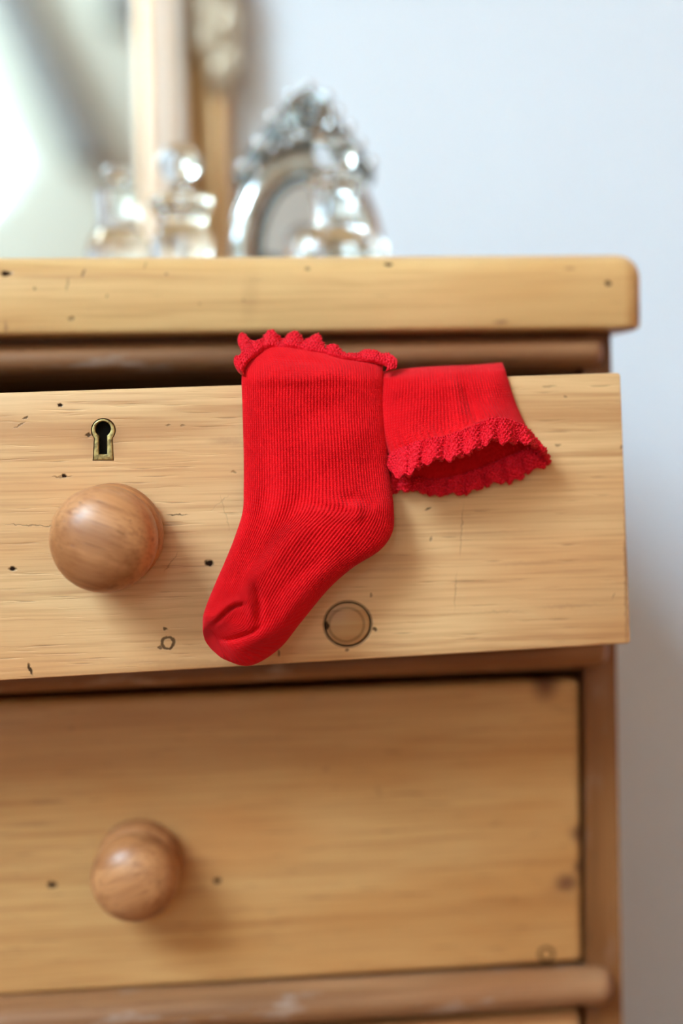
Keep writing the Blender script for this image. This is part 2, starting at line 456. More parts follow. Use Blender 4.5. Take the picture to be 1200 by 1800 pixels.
V, F = hexa(quad_stile(zt, zlow), 0.022)
# one stile board from tabletop to plinth, gently leaning as the old carcass does, straight below the frame
st_low = quad_stile(zt, zlow)
V1 = np.array([st_low[0], st_low[1], st_low[2], st_low[3], [st_low[2][0], 0, ZP], [st_low[3][0], 0, ZP]])
V2 = V1.copy(); V2[:, 1] = 0.022
V = np.vstack([V1, V2])
F = [(3, 2, 1, 0), (5, 4, 2, 3), (6, 7, 8, 9), (9, 8, 10, 11), (0, 1, 7, 6), (1, 2, 8, 7), (2, 4, 10, 8), (4, 5, 11, 10), (5, 3, 9, 11), (3, 0, 6, 9)]
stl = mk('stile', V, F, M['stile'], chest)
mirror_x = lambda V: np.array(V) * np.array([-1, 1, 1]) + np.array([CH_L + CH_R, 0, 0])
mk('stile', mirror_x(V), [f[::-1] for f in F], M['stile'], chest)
xr = float(st_low[2][0])
# side panels behind the stiles
rt_out = np.array([[s_t[1][0] - 0.0005, 0.022, zt], [xr - 0.0005, 0.022, zlow], [xr - 0.0005, 0.022, ZP]])
def side(flip):
    o3 = rt_out.copy(); i3 = rt_out.copy(); i3[:, 0] -= 0.018
    V = np.vstack([o3, i3]); Vb = V.copy(); Vb[:, 1] = CH_B
    V = np.vstack([V, Vb])
    F = [(0, 1, 7, 6), (1, 2, 8, 7), (4, 3, 9, 10), (5, 4, 10, 11), (0, 3, 4, 1), (1, 4, 5, 2), (6, 7, 10, 9), (7, 8, 11, 10), (0, 6, 9, 3), (2, 5, 11, 8)]
    if flip: V = mirror_x(V); F = [f[::-1] for f in F]
    o = mk('side_panel', V, F, M['side'], chest)
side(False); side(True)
mk('back_panel', *box(CH_L + 0.02, CH_R - 0.02, CH_B - 0.012, CH_B, ZP, ZT0), M['inner'], chest)

def bar(px_top, px_bot, x_end, name='moulding'):
    """half-round moulding across the front; px lines: y at x=0 and at x=1050"""
    yt = lambda x: px_top[0] + (px_top[1] - px_top[0]) * x / 1050
    yb = lambda x: px_bot[0] + (px_bot[1] - px_bot[0]) * x / 1050
    pr_t = U(x_end, yt(x_end), 0); pr_b = U(x_end, yb(x_end), 0)
    pl_t = U(0, yt(0), 0); pl_b = U(0, yb(0), 0)
    zr, zl = (pr_t[2] + pr_b[2]) / 2, (pl_t[2] + pl_b[2]) / 2
    hr = (pr_t[2] - pr_b[2] + pl_t[2] - pl_b[2]) / 4
    xR = pr_t[0]; sl = (zr - zl) / (pr_t[0] - pl_t[0])
    return xR, zr, sl, hr
def build_bar(xR, z, sl, r, prot=0.015):
    """stretch from the mirrored left end to xR, centre height z at xR, slope sl, half height r"""
    xL = CH_L + CH_R - xR
    n = 14; rows = []
    xs = [xR - r * (1 - math.sin(PI / 2 * k / 5)) * 0.6 if False else xR - 0.6 * r * (1 - math.cos(PI / 2 * (1 - k / 5))) for k in range(6)]
    prof = [(math.cos(PI * k / n), math.sin(PI * k / n)) for k in range(n + 1)]
    stations = []
    for k in range(6):
        s_ = math.sin(PI / 2 * k / 5); stations.append((xR - 0.75 * r * (1 - math.cos(PI / 2 * k / 5)) * 0 - 0.75 * r * math.sin(PI / 2 * k / 5) + 0, max(0.02, math.sin(PI / 2 * k / 5)) ** 0.5))
    stations = [(xR - 0.9 * r * (1 - math.cos(PI / 2 * k / 6)), max(0.02, math.sin(PI / 2 * k / 6)) if k else 0.15) for k in range(7)]
    st = stations + [(xL + (xR - x), sc) for x, sc in stations[::-1]]
    V = []
    for x, sc in st:
        zc = z + sl * (x - xR) if x > -0.6 else z + sl * (-0.6 - xR)
        k2 = 0.55 + 0.45 * sc
        for (cz, sy) in prof:
            V.append((x, 0.003 - (prot + 0.003) * sc * (sy ** 0.8), zc + r * k2 * cz))
    m = len(prof)
    F = []
    for i in range(len(st) - 1):
        for j in range(m - 1):
            a = i * m + j
            F.append((a, a + m, a + m + 1, a + 1))
        F.append((i * m + m - 1, (i + 1) * m + m - 1, (i + 1) * m, i * m))
    F.append(tuple(range(m))); F.append(tuple(range((len(st) - 1) * m, len(st) * m))[::-1])
    return np.array(V), F
bars = [bar((604, 590), (668, 646), 1057), bar((1157, 1109), (1221, 1170), 1066), bar((1752, 1697), (1817, 1763), 1073)]
for i, (xR, z, sl, r) in enumerate(bars):
    V, F = build_bar(xR, z, sl, r)
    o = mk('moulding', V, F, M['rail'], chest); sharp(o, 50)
    mk('dust_board', *box(CH_L + 0.02, CH_R - 0.02, 0.004, CH_B - 0.015, z - 0.012 if i else ZT0 - 0.022, z + 0.004 if i else ZT0 - 0.002), M['inner'], chest)
# recessed frieze strip between the tabletop and the first moulding
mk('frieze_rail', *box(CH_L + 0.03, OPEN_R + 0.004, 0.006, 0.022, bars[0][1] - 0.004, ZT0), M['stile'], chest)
xR2, z2, sl2, r2 = bars[2]
z3 = z2 - 0.215; z4 = ZP + 0.03
V, F = build_bar(xR2, z3, 0, r2)
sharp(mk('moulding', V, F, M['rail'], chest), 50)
V, F = box(CH_L - 0.008, CH_R + 0.008, -0.012, CH_B, 0.0, ZP + 0.01)
bevel(mk('plinth', V, F, M['side'], chest), 0.004, 2)
mk('base_board', *box(CH_L + 0.02, CH_R - 0.02, 0.004, CH_B - 0.015, ZP + 0.012, ZP + 0.03), M['inner'], chest)
cx = (CH_L + CH_R) / 2
mk('centre_stile', *box(cx - 0.015, cx + 0.015, 0.0, 0.022, bars[1][1], bars[0][1]), M['stile'], chest)

# knobs ------------------------------------------------------------
def knob_profile():
    P = [(0.0, -0.006), (0.009, -0.006), (0.009, 0.0), (0.0232, 0.0), (0.0245, 0.002), (0.0248, 0.0060), (0.0240, 0.0105), (0.0222, 0.0135), (0.0210, 0.0150), (0.0215, 0.0162),
         (0.0235, 0.0180), (0.0247, 0.0215), (0.0250, 0.0265), (0.0245, 0.0315), (0.0225, 0.0362), (0.0185, 0.0402), (0.0130, 0.0432), (0.0065, 0.0449), (0.0, 0.0453)]
    A = np.array(P[3:]); t = np.linspace(0, len(A) - 1, 46)
    B = cat_rom(A, t); B[0] = A[0]; B[-1] = (0, A[-1][1]); B[:, 0] = np.maximum(B[:, 0], 0)
    return P[:3] + [tuple(b) for b in B]
KP = knob_profile()
def add_knob(base, parent, tilt, mat, scale=1.0, facez=0.0):
    V, F = lathe(KP, 64, 'Y')
    V = V * scale
    Rm = np.array(Matrix.Rotation(tilt[1], 3, 'X') @ Matrix.Rotation(tilt[0], 3, 'Z'))
    o = mk('knob', (Rm @ V.T).T + np.asarray(base), F, mat, parent, origin=base)
    sharp(o, 60)
    return o
def knob_wood(name, rot, seed):
    return wood(name, (0.56, 0.25, 0.10, 1), (0.49, 0.18, 0.055, 1), (0.24, 0.072, 0.02, 1), grain='X', seed=seed, rough=0.40, fine=1.4, red=0.6, coat=0.18, rot=rot)
M['knob1'] = knob_wood('knob_wood_upper', (0, -0.35, 0.15), 4.3)
M['knob2'] = knob_wood('knob_wood_lower', (0, 0.40, 0.2), 6.7)
M['knob3'] = knob_wood('knob_wood_other', (0, 0.2, 0.1), 1.9)

# brass keyhole ----------------------------------------------------
def brass():
    s = NT('aged_brass')
    tc = s.n('ShaderNodeTexCoord').outputs['Object']
    nz = s.noise(tc, (420,) * 3, (1, 2, 3), 4, 0.6)
    s.link(s.mix(s.ramp(nz, 0.42, 0.68), (0.60, 0.46, 0.19, 1), (0.20, 0.14, 0.06, 1)), 'Base Color')
    s.b.inputs['Metallic'].default_value = 0.85; s.b.inputs['Roughness'].default_value = 0.38
    s.link(s.n('ShaderNodeBump', i_Strength=0.3, i_Distance=0.0003, i_Height=nz).outputs[0], 'Normal')
    return s.m
M['brass'] = brass()
M['hole_dark'] = plain('keyhole_shade', (0.02, 0.013, 0.009), 0.8)  # near-black colour stands in for the shade inside the keyhole
def keyhole_outline(cx, cy, r, wt, wb, yb, n=26):
    """pixel outline: round head of radius r at (cx, cy), slot half widths wt (top) / wb (bottom) down to yb"""
    a0 = math.acos(min(1, wt / r))
    pts = []
    for k in range(n + 1):
        a = -a0 + (PI + 2 * a0) * k / n          # from right-lower over the top to left-lower
        pts.append((cx + r * math.cos(a), cy - r * math.sin(a)))
    ys = [0.33, 0.66, 1.0]
    y0 = cy + math.sqrt(max(0, r * r - wt * wt))
    for t in ys: pts.append((cx - (wt + (wb - wt) * t), y0 + (yb - y0) * t))
    for t in ys[::-1]: pts.append((cx + (wt + (wb - wt) * t), y0 + (yb - y0) * t))
    return pts
ko = keyhole_outline(181.5, 757, 20.5, 15.5, 17.5, 808.5)
ki = keyhole_outline(180.8, 754, 13.6, 7.2, 7.4, 798.5)
def prism_poly(pts, Y0, Y1):
    P = np.array([U(a, b, YD) for a, b in pts]); n = len(P)
    A = P.copy(); A[:, 1] = Y0; B = P.copy(); B[:, 1] = Y1
    F = [tuple(range(n)), tuple(range(n, 2 * n))[::-1]] + [((i + 1) % n, i, n + i, n + (i + 1) % n) for i in range(n)]
    return np.vstack([A, B]), F
def boolean_cut(o, cutters):
    for V, F in cutters:
        me = bpy.data.meshes.new('cut'); me.from_pydata([tuple(v - WL[o.name]) for v in V], [], F); me.update()
        bm = bmesh.new(); bm.from_mesh(me); bmesh.ops.recalc_face_normals(bm, faces=bm.faces); bm.to_mesh(me); bm.free()
        c = bpy.data.objects.new('cut', me); C.objects.link(c)
        c.matrix_world = Matrix.Translation(Vector(WL[o.name]))
        md = o.modifiers.new('b', 'BOOLEAN'); md.operation = 'DIFFERENCE'; md.solver = 'EXACT'; md.object = c
        bpy.context.view_layer.update()
        dg = bpy.context.evaluated_depsgraph_get()
        new = bpy.data.meshes.new_from_object(o.evaluated_get(dg))
        o.modifiers.clear(); o.data = new
        bpy.data.objects.remove(c); bpy.data.meshes.remove(me)

# top right drawer, pulled out -----------------------------------------
def line(p, q, x): return p[1] + (q[1] - p[1]) * (x - p[0]) / (q[0] - p[0])
tl = (-745, line((0, 690.5), (1091, 655), -745)); tr = (1091, 655); br = (1109, 1131.5); bl = (-745, line((0, 1197), (1108, 1131.5), -745))
q = [U(*tl, YD), U(*tr, YD), U(*br, YD), U(*bl, YD)]
V, F = hexa(q, YD + 0.021)
oc = (V.min(0) + V.max(0)) / 2
dm = [(105, 712, 6, 4, 0, 1, 'hole'), (113, 837, 6, 4.5, 0, 1, 'hole'), (108, 838, 20, 2, 0, .45, 'hole'), (22, 1000, 8, 5.5, 0, 1, 'hole'), (367, 990, 9, 7, 0, 1, 'hole'), (290, 1105, 5, 4, 0, .8, 'hole'),
      (295, 1130, 13, 13, 0, .8, 'ring'), (281, 1138, 5, 4, 0, .7, 'hole'), (53, 1176, 3.5, 13, -.35, .9, 'hole'), (45, 735, 6, 3, -.4, .75, 'hole'), (34, 748, 12, 1.6, -.5, .5, 'hole'),
      (155, 764, 6, 4, 0, .85, 'hole'), (295, 748, 6, 2.5, 0, .45, 'hole'), (322, 749, 5, 2, 0, .4, 'hole'), (410, 830, 6, 3, 0, .45, 'hole'), (312, 905, 22, 1.6, .05, .75, 'hole'), (60, 924, 55, 1.4, .08, .45, 'hole'),
      (752, 894, 7, 3, -.4, .7, 'hole'), (811, 930, 1.5, 55, .08, .26, 'hole'), (800, 1040, 1.4, 40, .1, .22, 'hole'), (757, 948, 3, 6, 0, .45, 'hole'), (652, 1045, 3, 5, 0, .5, 'hole'), (490, 1148, 3, 7, .2, .6, 'hole'),
      (610, 1142, 5, 3, 0, .6, 'hole'), (658, 1105, 6, 5, 0, .8, 'hole'), (980, 783, 8, 2.5, 0, .5, 'hole'), (993, 697, 4, 2.5, 0, .45, 'hole'), (965, 680, 14, 3, 0, .3, 'hole'), (1078, 1048, 1.5, 8, .6, .4, 'hole'),
      (1092, 786, 3, 4, 0, .5, 'hole'), (290, 600, 1, 1, 0, 0, 'hole'), (180, 775, 55, 36, 0, .30, 'stain_shade'), (330, 1000, 60, 50, 0, .10, 'stain_shade'), (400, 775, 45, 9, 0, .30, 'stain_shade'), (1100, 1000, 5, 200, 0, .55, 'stain_shade'), (611, 1097, 51.5, 49, 0, .5, 'thin'),  # round soft patch right of the knob: its cast shadow, painted in
      (860, 940, 130, 10, 0, .14, 'stain_shade'), (930, 990, 90, 6, 0, .16, 'stain_shade'), (1000, 1065, 80, 5, 0, .22, 'stain_shade'), (880, 1075, 60, 3, 0, .25, 'stain_shade'), (700, 1000, 80, 5, 0, .12, 'stain_shade'), (550, 1170, 600, 8, .058, .22, 'stain_shade'),
      (395, 900, 1.2, 40, -.25, .18, 'hole'), (385, 885, 1.2, 26, .9, .15, 'hole'), (300, 990, 1.2, 24, .6, .3, 'hole')]
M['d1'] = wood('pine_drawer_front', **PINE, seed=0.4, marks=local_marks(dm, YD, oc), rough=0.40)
d1 = mk('drawer', V, F, M['d1'], chest)
d1['label'] = 'pulled-out pine drawer with a brass keyhole'
bevel(d1, 0.0016, 2)
ring_c = U(611, 1097, YD)
pr = 42 * 0.00028
def ring_cut(c, r0, r1, depth):
    n = 48; V = []; F = []
    for k in range(n):
        a = 2 * PI * k / n
        for r, y in ((r0, -0.002), (r1, -0.002), (r1, depth), (r0, depth)):
            V.append((c[0] + r * math.cos(a), YD + y, c[2] + r * math.sin(a)))
    for k in range(n):
        a, b = 4 * k, 4 * ((k + 1) % n)
        for j in range(4): F.append((a + j, b + j, b + (j + 1) % 4, a + (j + 1) % 4))
    return np.array(V), F
disc = [(ring_c[0] + pr * math.cos(2 * PI * k / 48), ring_c[2] + pr * 0.95 * math.sin(2 * PI * k / 48)) for k in range(48)]
dv = np.array([(a, YD - 0.004, b) for a, b in disc] + [(a, YD + 0.004, b) for a, b in disc])
df = [tuple(range(48)), tuple(range(48, 96))[::-1]] + [((i + 1) % 48, i, 48 + i, 48 + (i + 1) % 48) for i in range(48)]
ko_c = [(181.5 + (a - 181.5) * 1.07, 775 + (b - 775) * 1.04) for a, b in ko]
boolean_cut(d1, [prism_poly(ko_c, YD - 0.004, YD + 0.013), (dv, df)])
sharp(d1, 40)
# dark bed behind the keyhole plate, then the plate
V, F = prism_poly(ko_c, YD + 0.0022, YD + 0.0128)
P = np.array([U(a, b, YD) for a, b in ko]); Q = np.array([U(a, b, YD) for a, b in ki]); n = len(P)
def plate(Yf, Yb):
    A = P.copy(); A[:, 1] = Yf; B = Q.copy(); B[:, 1] = Yf; A2 = P.copy(); A2[:, 1] = Yb; B2 = Q.copy(); B2[:, 1] = Yb
    V = np.vstack([A, B, A2, B2]); F = []
    for i in range(n):
        j = (i + 1) % n
        F += [(i, j, n + j, n + i)[::-1], (2 * n + i, 2 * n + j, 3 * n + j, 3 * n + i), (i, 2 * n + i, 2 * n + j, j)[::-1], (n + i, n + j, 3 * n + j, 3 * n + i)[::-1]]
    return V, F
esc = mk('escutcheon', *plate(YD - 0.0003, YD + 0.010), M['brass'], d1)
esc['label'] = 'small brass keyhole plate'
bevel(esc, 0.0004, 2, lambda e: len(e.link_faces) == 2 and e.calc_face_angle(0) > 1.2 and all(v.co.y < 0 for v in e.verts))
V, F = prism_poly(ki, YD + 0.0095, YD + 0.0125)
mk('keyhole_back', V, F, M['hole_dark'], d1)
# round wooden plug in the old knob hole
r_ = pr - 0.0006
prof = [(0, 0.0), (r_ - 0.0008, 0.0), (r_ - 0.0002, -0.0004), (r_, -0.0012), (r_, -0.0035), (0, -0.0035)]
V, F = lathe(prof, 48, 'Y'); V[:, 2] *= 0.95
pm = [(-0.0006, -0.0003, r_ * 0.98, r_ * 0.94, 0, .32, 'thin'), (-.0105, -0.0005, .0016, .003, 0, .9, 'hole')]
M['plug'] = wood('pine_plug', (0.60, 0.37, 0.165, 1), (0.52, 0.285, 0.11, 1), PINE['dark'], seed=2.7, marks=pm, rough=0.45)
pl = mk('wood_plug', V + np.array([ring_c[0], YD + 0.0001, ring_c[2]]), F, M['plug'], d1); sharp(pl, 40)
# drawer box behind the front
dxl, dxr = float(q[3][0]) + 0.012, OPEN_R - 0.006
dz0, dz1 = float(q[2][2]) + 0.006, float(q[1][2]) - 0.010
for xa_, xb_ in ((dxl, dxl + 0.012), (dxr - 0.012, dxr)):
    mk('drawer_side', *box(xa_, xb_, YD + 0.0212, 0.33, dz0, dz1 - 0.012), M['inner'], d1)
mk('drawer_back', *box(dxl + 0.0125, dxr - 0.0125, 0.318, 0.33, dz0, dz1 - 0.02), M['inner'], d1)
mk('drawer_bottom', *box(dxl + 0.0125, dxr - 0.0125, YD + 0.0215, 0.3175, dz0, dz0 + 0.008), M['inner'], d1)
kb = U(200, 938, YD); kb[1] = YD
add_knob(kb, d1, (-0.13, 0.025), M['knob1'])

# top left drawer, closed (outside the picture)
zt_, zb_ = bars[0][1] - bars[0][3] - 0.002, bars[1][1] + bars[1][3] + 0.002
M['d0'] = wood('pine_drawer_left', **PINE, seed=11.4)
d0 = mk('drawer', *box(CH_L + (CH_R - OPEN_R) + 0.003, cx - 0.018, 0.002, 0.022, zb_ - 0.004, zt_ + 0.004), M['d0'], chest); bevel(d0, 0.0015, 2)
d0['label'] = 'closed drawer beside the pulled-out one'
add_knob(((CH_L + cx) / 2 + 0.015, 0.002, (zt_ + zb_) / 2), d0, (0, 0.03), M['knob3'])
# second row drawer -----------------------------------------------------
YF = 0.003
tl2 = (0, 1229); tr2 = (1019, 1194); br2 = (1025, 1692); bl2 = (0, 1749)
a = U(*tr2, YF); b = U(*br2, YF); c0 = U(*tl2, YF); d_ = U(*bl2, YF)
xl = CH_L + (CH_R - OPEN_R) + 0.004
q2 = [np.array([xl, YF, a[2] + (c0[2] - a[2]) * 1.0]), a, b, np.array([xl, YF, d_[2]])]
V, F = hexa(q2, YF + 0.021)
oc = (V.min(0) + V.max(0)) / 2
dm = [(92, 1555, 11, 7, 0, 1, 'hole'), (382, 1548, 9, 6, 0, 1, 'hole'), (995, 1552, 30, 24, 0, 1, 'stain_shade'), (995, 1552, 17, 14, 0, .6, 'stain_shade'), (958, 1203, 32, 38, 0, 1, 'stain_shade'), (1020, 1465, 26, 22, 0, 1, 'stain_shade'), (1020, 1525, 18, 18, 0, 1, 'stain_shade'), (990, 1570, 50, 28, 0, .25, 'stain_shade'),
      (960, 1678, 15, 15, 0, .8, 'ring'), (905, 1580, 6, 5, 0, .4, 'stain_shade'), (572, 1352, 7, 5, 0, .5, 'stain_shade'), (665, 1390, 5, 14, -.4, .35, 'stain_shade'), (870, 1448, 16, 5, -.3, .25, 'stain_shade'),
      (125, 1280, 7, 5, 0, .4, 'stain_shade'), (80, 1410, 45, 5, 0, .4, 'stain_shade'), (60, 1450, 60, 4, 0, .35, 'stain_shade'), (560, 1577, 30, 4, 0, .3, 'stain_shade'), (450, 1300, 120, 5, 0, .25, 'stain_shade'), (940, 1467, 12, 4, -.4, .25, 'stain_shade'),
      (1022, 1610, 6, 60, 0, .35, 'stain_shade')]
M['d2'] = wood('pine_second_drawer', (0.66, 0.365, 0.142, 1), (0.575, 0.265, 0.085, 1), (0.40, 0.15, 0.042, 1), seed=6.9, ringk=0.36, marks=local_marks(dm, YF, oc), rough=0.42)
d2 = mk('drawer', V, F, M['d2'], chest); bevel(d2, 0.004, 3)
d2['label'] = 'closed wide drawer below the open one'
kb2 = U(247, 1507, YF); kb2[1] = YF
add_knob(kb2, d2, (-0.10, 0.13), M['knob2'], 0.95)
add_knob((CH_L + CH_R - kb2[0], YF, kb2[2]), d2, (0, 0.0), M['knob2'])
# third and fourth rows
M['d3'] = wood('pine_lower_drawer', **PINE, seed=14.9)
for z1, z0, lab in ((z2 + sl2 * 0 - r2 - 0.006, z3 + r2 + 0.002, 'third drawer from the top'), (z3 - r2 - 0.003, z4 + 0.003, 'bottom drawer')):
    d = mk('drawer', *box(xl, OPEN_R - 0.002, YF, YF + 0.021, z0, z1), M['d3'], chest); bevel(d, 0.003, 2); d['label'] = lab
    for x in (kb2[0], CH_L + CH_R - kb2[0]): add_knob((x, YF, (z0 + z1) / 2), d, (0, 0), M['knob3'])

# ------------------------------------------------------------------ socks
def knit(name):
    s = NT(name)
    uv = s.n('ShaderNodeTexCoord').outputs['UV']
    sx = s.n('ShaderNodeSeparateXYZ', i_0=uv)
    fx = s.math('FRACT', sx.outputs[0]); ax = s.math('ABSOLUTE', s.math('SUBTRACT', fx, 0.5))
    ph = s.math('ADD', s.math('MULTIPLY', sx.outputs[1], 1.25), s.math('MULTIPLY', ax, 1.1))
    st = s.math('SINE', s.math('MULTIPLY', ph, 2 * PI))
    tc = s.n('ShaderNodeTexCoord').outputs['Object']
    fz = s.noise(tc, (2600,) * 3, (0, 0, 0), 2); big = s.noise(tc, (45,) * 3, (2, 1, 0), 3)
    h = s.math('ADD', s.math('MULTIPLY', st, 0.5), s.math('MULTIPLY', fz, 0.9))
    col = s.mix(s.ramp(big, 0.3, 0.7), (0.77, 0.0055, 0.010, 1), (0.66, 0.0035, 0.007, 1))
    col = s.mix(s.ramp(fz, 0.62, 0.8, 0.0, 0.35), col, (0.85, 0.03, 0.035, 1))
    s.link(col, 'Base Color')
    s.b.inputs['Roughness'].default_value = 0.85; s.b.inputs['Specular IOR Level'].default_value = 0.10
    s.b.inputs['Sheen Weight'].default_value = 0.24; s.b.inputs['Sheen Roughness'].default_value = 0.4
    s.b.inputs['Sheen Tint'].default_value = (1.0, 0.22, 0.25, 1)
    s.link(s.n('ShaderNodeBump', i_Strength=0.55, i_Distance=0.0005, i_Height=h).outputs[0], 'Normal')
    return s.m
M['knit'] = knit('red_cotton_knit')
def lace_mat():
    s = NT('red_crochet_lace')
    tc = s.n('ShaderNodeTexCoord').outputs['Object']
    vo = s.n('ShaderNodeTexVoronoi', i_Vector=tc, i_Scale=900.0).outputs[0]
    fz = s.noise(tc, (3000,) * 3, (0, 0, 0), 2)
    col = s.mix(s.ramp(vo, 0.0, 0.6), (0.90, 0.014, 0.034, 1), (0.66, 0.005, 0.012, 1))
    s.link(col, 'Base Color')
    s.b.inputs['Roughness'].default_value = 0.45; s.b.inputs['Specular IOR Level'].default_value = 0.22; s.b.inputs['Specular Tint'].default_value = (1.0, 0.45, 0.55, 1)
    s.b.inputs['Sheen Weight'].default_value = 0.08; s.b.inputs['Sheen Tint'].default_value = (1, 0.3, 0.4, 1)
    h = s.math('ADD', s.math('MULTIPLY', vo, -1.2), s.math('MULTIPLY', fz, 0.4))
    s.link(s.n('ShaderNodeBump', i_Strength=0.55, i_Distance=0.0008, i_Height=h).outputs[0], 'Normal')
    return s.m
M['lace'] = lace_mat()

# hanging sock ---------------------------------------------------------
ST = np.array([
 [(437, 634), (474, 611), (530, 613), (596, 627), (672, 637)],
 [(425, 656), (487, 648), (549, 646), (611, 647), (673, 651)],
 [(426, 720), (488, 720), (550, 720), (612, 720), (674, 720)],
 [(428, 800), (490, 800), (553, 800), (617, 800), (681, 800)],
 [(428, 858), (490, 866), (553, 866), (622, 862), (688, 858)],
 [(426, 900), (480, 913), (546, 899), (629, 896), (692, 895)],
 [(412, 945), (457, 961), (512, 938), (604, 926), (690, 934)],
 [(396, 985), (434, 1005), (482, 984), (568, 970), (668, 967)],
 [(378, 1026), (415, 1043), (458, 1030), (532, 1014), (620, 998)],
 [(364, 1060), (401, 1066), (438, 1072), (498, 1064), (577, 1036)],
 [(357, 1082), (388, 1084), (424, 1098), (470, 1115), (529, 1094)],
 [(356, 1092), (380, 1093), (405, 1107), (440, 1134), (490, 1141)],
 [(356, 1099), (374, 1098), (390, 1111), (410, 1142), (440, 1170)],
 [(356, 1107), (366, 1107), (375, 1116), (385, 1136), (396, 1160)],
 [(357, 1115), (359, 1122), (362, 1129), (367, 1136), (373, 1143)]], float)
def warp_u(s, k=0.42): return s * (1 - k) + k * (1 - np.cos(PI * s)) / 2
def sheet(ST, nu, nv, k=0.42, v0=0.0, v1=None):
    s = np.linspace(0, 1, nu); u = warp_u(s, k)
    v = np.linspace(v0, len(ST) - 1 if v1 is None else v1, nv)
    A = cat_rom(ST, v)                                    # nv,5,2
    B = cat_rom(np.moveaxis(A, 1, 0), u * (ST.shape[1] - 1))   # nu,nv,2
    G = np.moveaxis(B, 0, 1)                              # nv,nu,2
    return G, u, s, v
lean_of = lambda y: 0.0155 * np.clip((669.0 - np.asarray(y, float)) / 70, 0, 1.15) ** 1.5
NR1 = 54
G, u, s_, v = sheet(ST, 540, 460)
PX, PY = G[..., 0], G[..., 1]
UU, VV = np.meshgrid(u, v); SS, _ = np.meshgrid(s_, v)
edge = np.clip(1 - np.abs(2 * UU - 1) ** 2.6, 0, 1) ** 0.5
tv = np.interp(v, [0, 1, 2, 5, 7, 9, 11, 13, 14], [.0062, .0085, .0105, .013, .0145, .0145, .013, .009, .0012])[:, None]
off = np.interp(v, [0, 1, 1.6, 2.5, 14], [.0090, .0030, .0014, .0012, .0012])[:, None] * 0 + 0.0012
hang = lambda vv: np.interp(vv, [0, 1.5, 3, 5, 7, 10, 14], [0, 0, .004, .011, .0155, .0215, .0215])[:, None]   # stands off the drawer face lower down
off = off + hang(v)
lean = lean_of(PY)     # leans back over the drawer edge
T = off + tv * edge
def crease(pts, wpx, amp, taper=0.3):
    d, at = dist_poly(PX, PY, pts)
    k = 1.0 if taper is None else np.clip(np.minimum(at, 1 - at) / taper + 0.25, 0, 1)
    return amp * k * np.exp(-(d / wpx) ** 2)
mm = 0.001
H = np.zeros_like(PX)
H += crease([(431, 1056), (414, 1058), (400, 1064), (386, 1076), (374, 1090)], 9, 2.4 * mm)
H += crease([(430, 1063), (414, 1065), (403, 1071), (390, 1083), (376, 1098)], 4.5, -4.2 * mm)
H += crease([(392, 1095), (405, 1088), (420, 1082)], 14, -1.6 * mm)
H += crease([(428, 1015), (433, 1045), (440, 1072), (443, 1096)], 9, 2.4 * mm)
H += crease([(446, 1022), (455, 1050), (454, 1078), (456, 1098)], 7, -2.4 * mm)
H += crease([(374, 1112), (384, 1121), (398, 1125), (418, 1121), (443, 1112), (462, 1098)], 5, -2.6 * mm)
H += crease([(380, 1132), (410, 1140), (450, 1126), (490, 1092), (540, 1045)], 13, 1.8 * mm)
H += crease([(626, 888), (629, 906)], 9, 1.8 * mm, None) + crease([(612, 880), (622, 878)], 11, -1.8 * mm, None) + crease([(642, 880), (650, 886)], 10, -1.4 * mm, None)
H += crease([(540, 884), (590, 896), (620, 902)], 8, -1.3 * mm)
H += crease([(462, 790), (468, 860), (455, 920), (430, 985)], 16, -1.8 * mm)
H += crease([(560, 915), (520, 945), (455, 1005), (425, 1040)], 20, 2.0 * mm)
H += crease([(500, 770), (540, 730), (610, 700)], 22, -1.2 * mm)
H += crease([(530, 870), (490, 930), (440, 1000)], 14, -1.4 * mm)
H += crease([(600, 985), (540, 1030), (490, 1075)], 18, 1.6 * mm) + crease([(560, 985), (510, 1020), (470, 1060)], 12, -1.2 * mm)
H += crease([(570, 820), (620, 760), (670, 740)], 26, 1.0 * mm)
H += crease([(470, 632), (530, 634), (590, 640)], 9, -1.2 * mm) + crease([(440, 665), (520, 668), (600, 660)], 12, 1.0 * mm)
H += crease([(640, 800), (660, 860)], 16, -0.8 * mm)
nz = vnoise(np.stack([PX / 38, PY / 52, PX * 0], -1).reshape(-1, 3) + 40, 3).reshape(PX.shape) - 0.5
H += nz * 1.6 * mm
rib = np.cos(2 * PI * NR1 * SS)
ribamp = 0.36 * mm * np.interp(VV, [0, 0.5, 1.5, 13, 14], [.25, .55, 1, 1, .3])
T = T + (H + rib * ribamp) * edge ** 0.8
T = np.maximum(T, 0.0006)
Pf = unp(PX, PY, YD + lean - T)
arc = np.concatenate([[0], np.cumsum(np.linalg.norm(np.diff(Pf[:, Pf.shape[1] // 2], axis=0), axis=1))])
uv = np.stack([SS * NR1, np.repeat(arc[:, None], len(u), 1) / 0.0014], -1)
nv_, nu_ = PX.shape
Vf = Pf.reshape(-1, 3); Ff = grid_faces(nu_, nv_, True)
Gb, ub, sb, vb = sheet(ST, 40, 460)
Yb = YD + lean_of(Gb[..., 1]) - 0.0006 - hang(vb)
Pb = unp(Gb[..., 0], Gb[..., 1], Yb).reshape(-1, 3)
Fb = grid_faces(40, 460, False) + len(Vf)
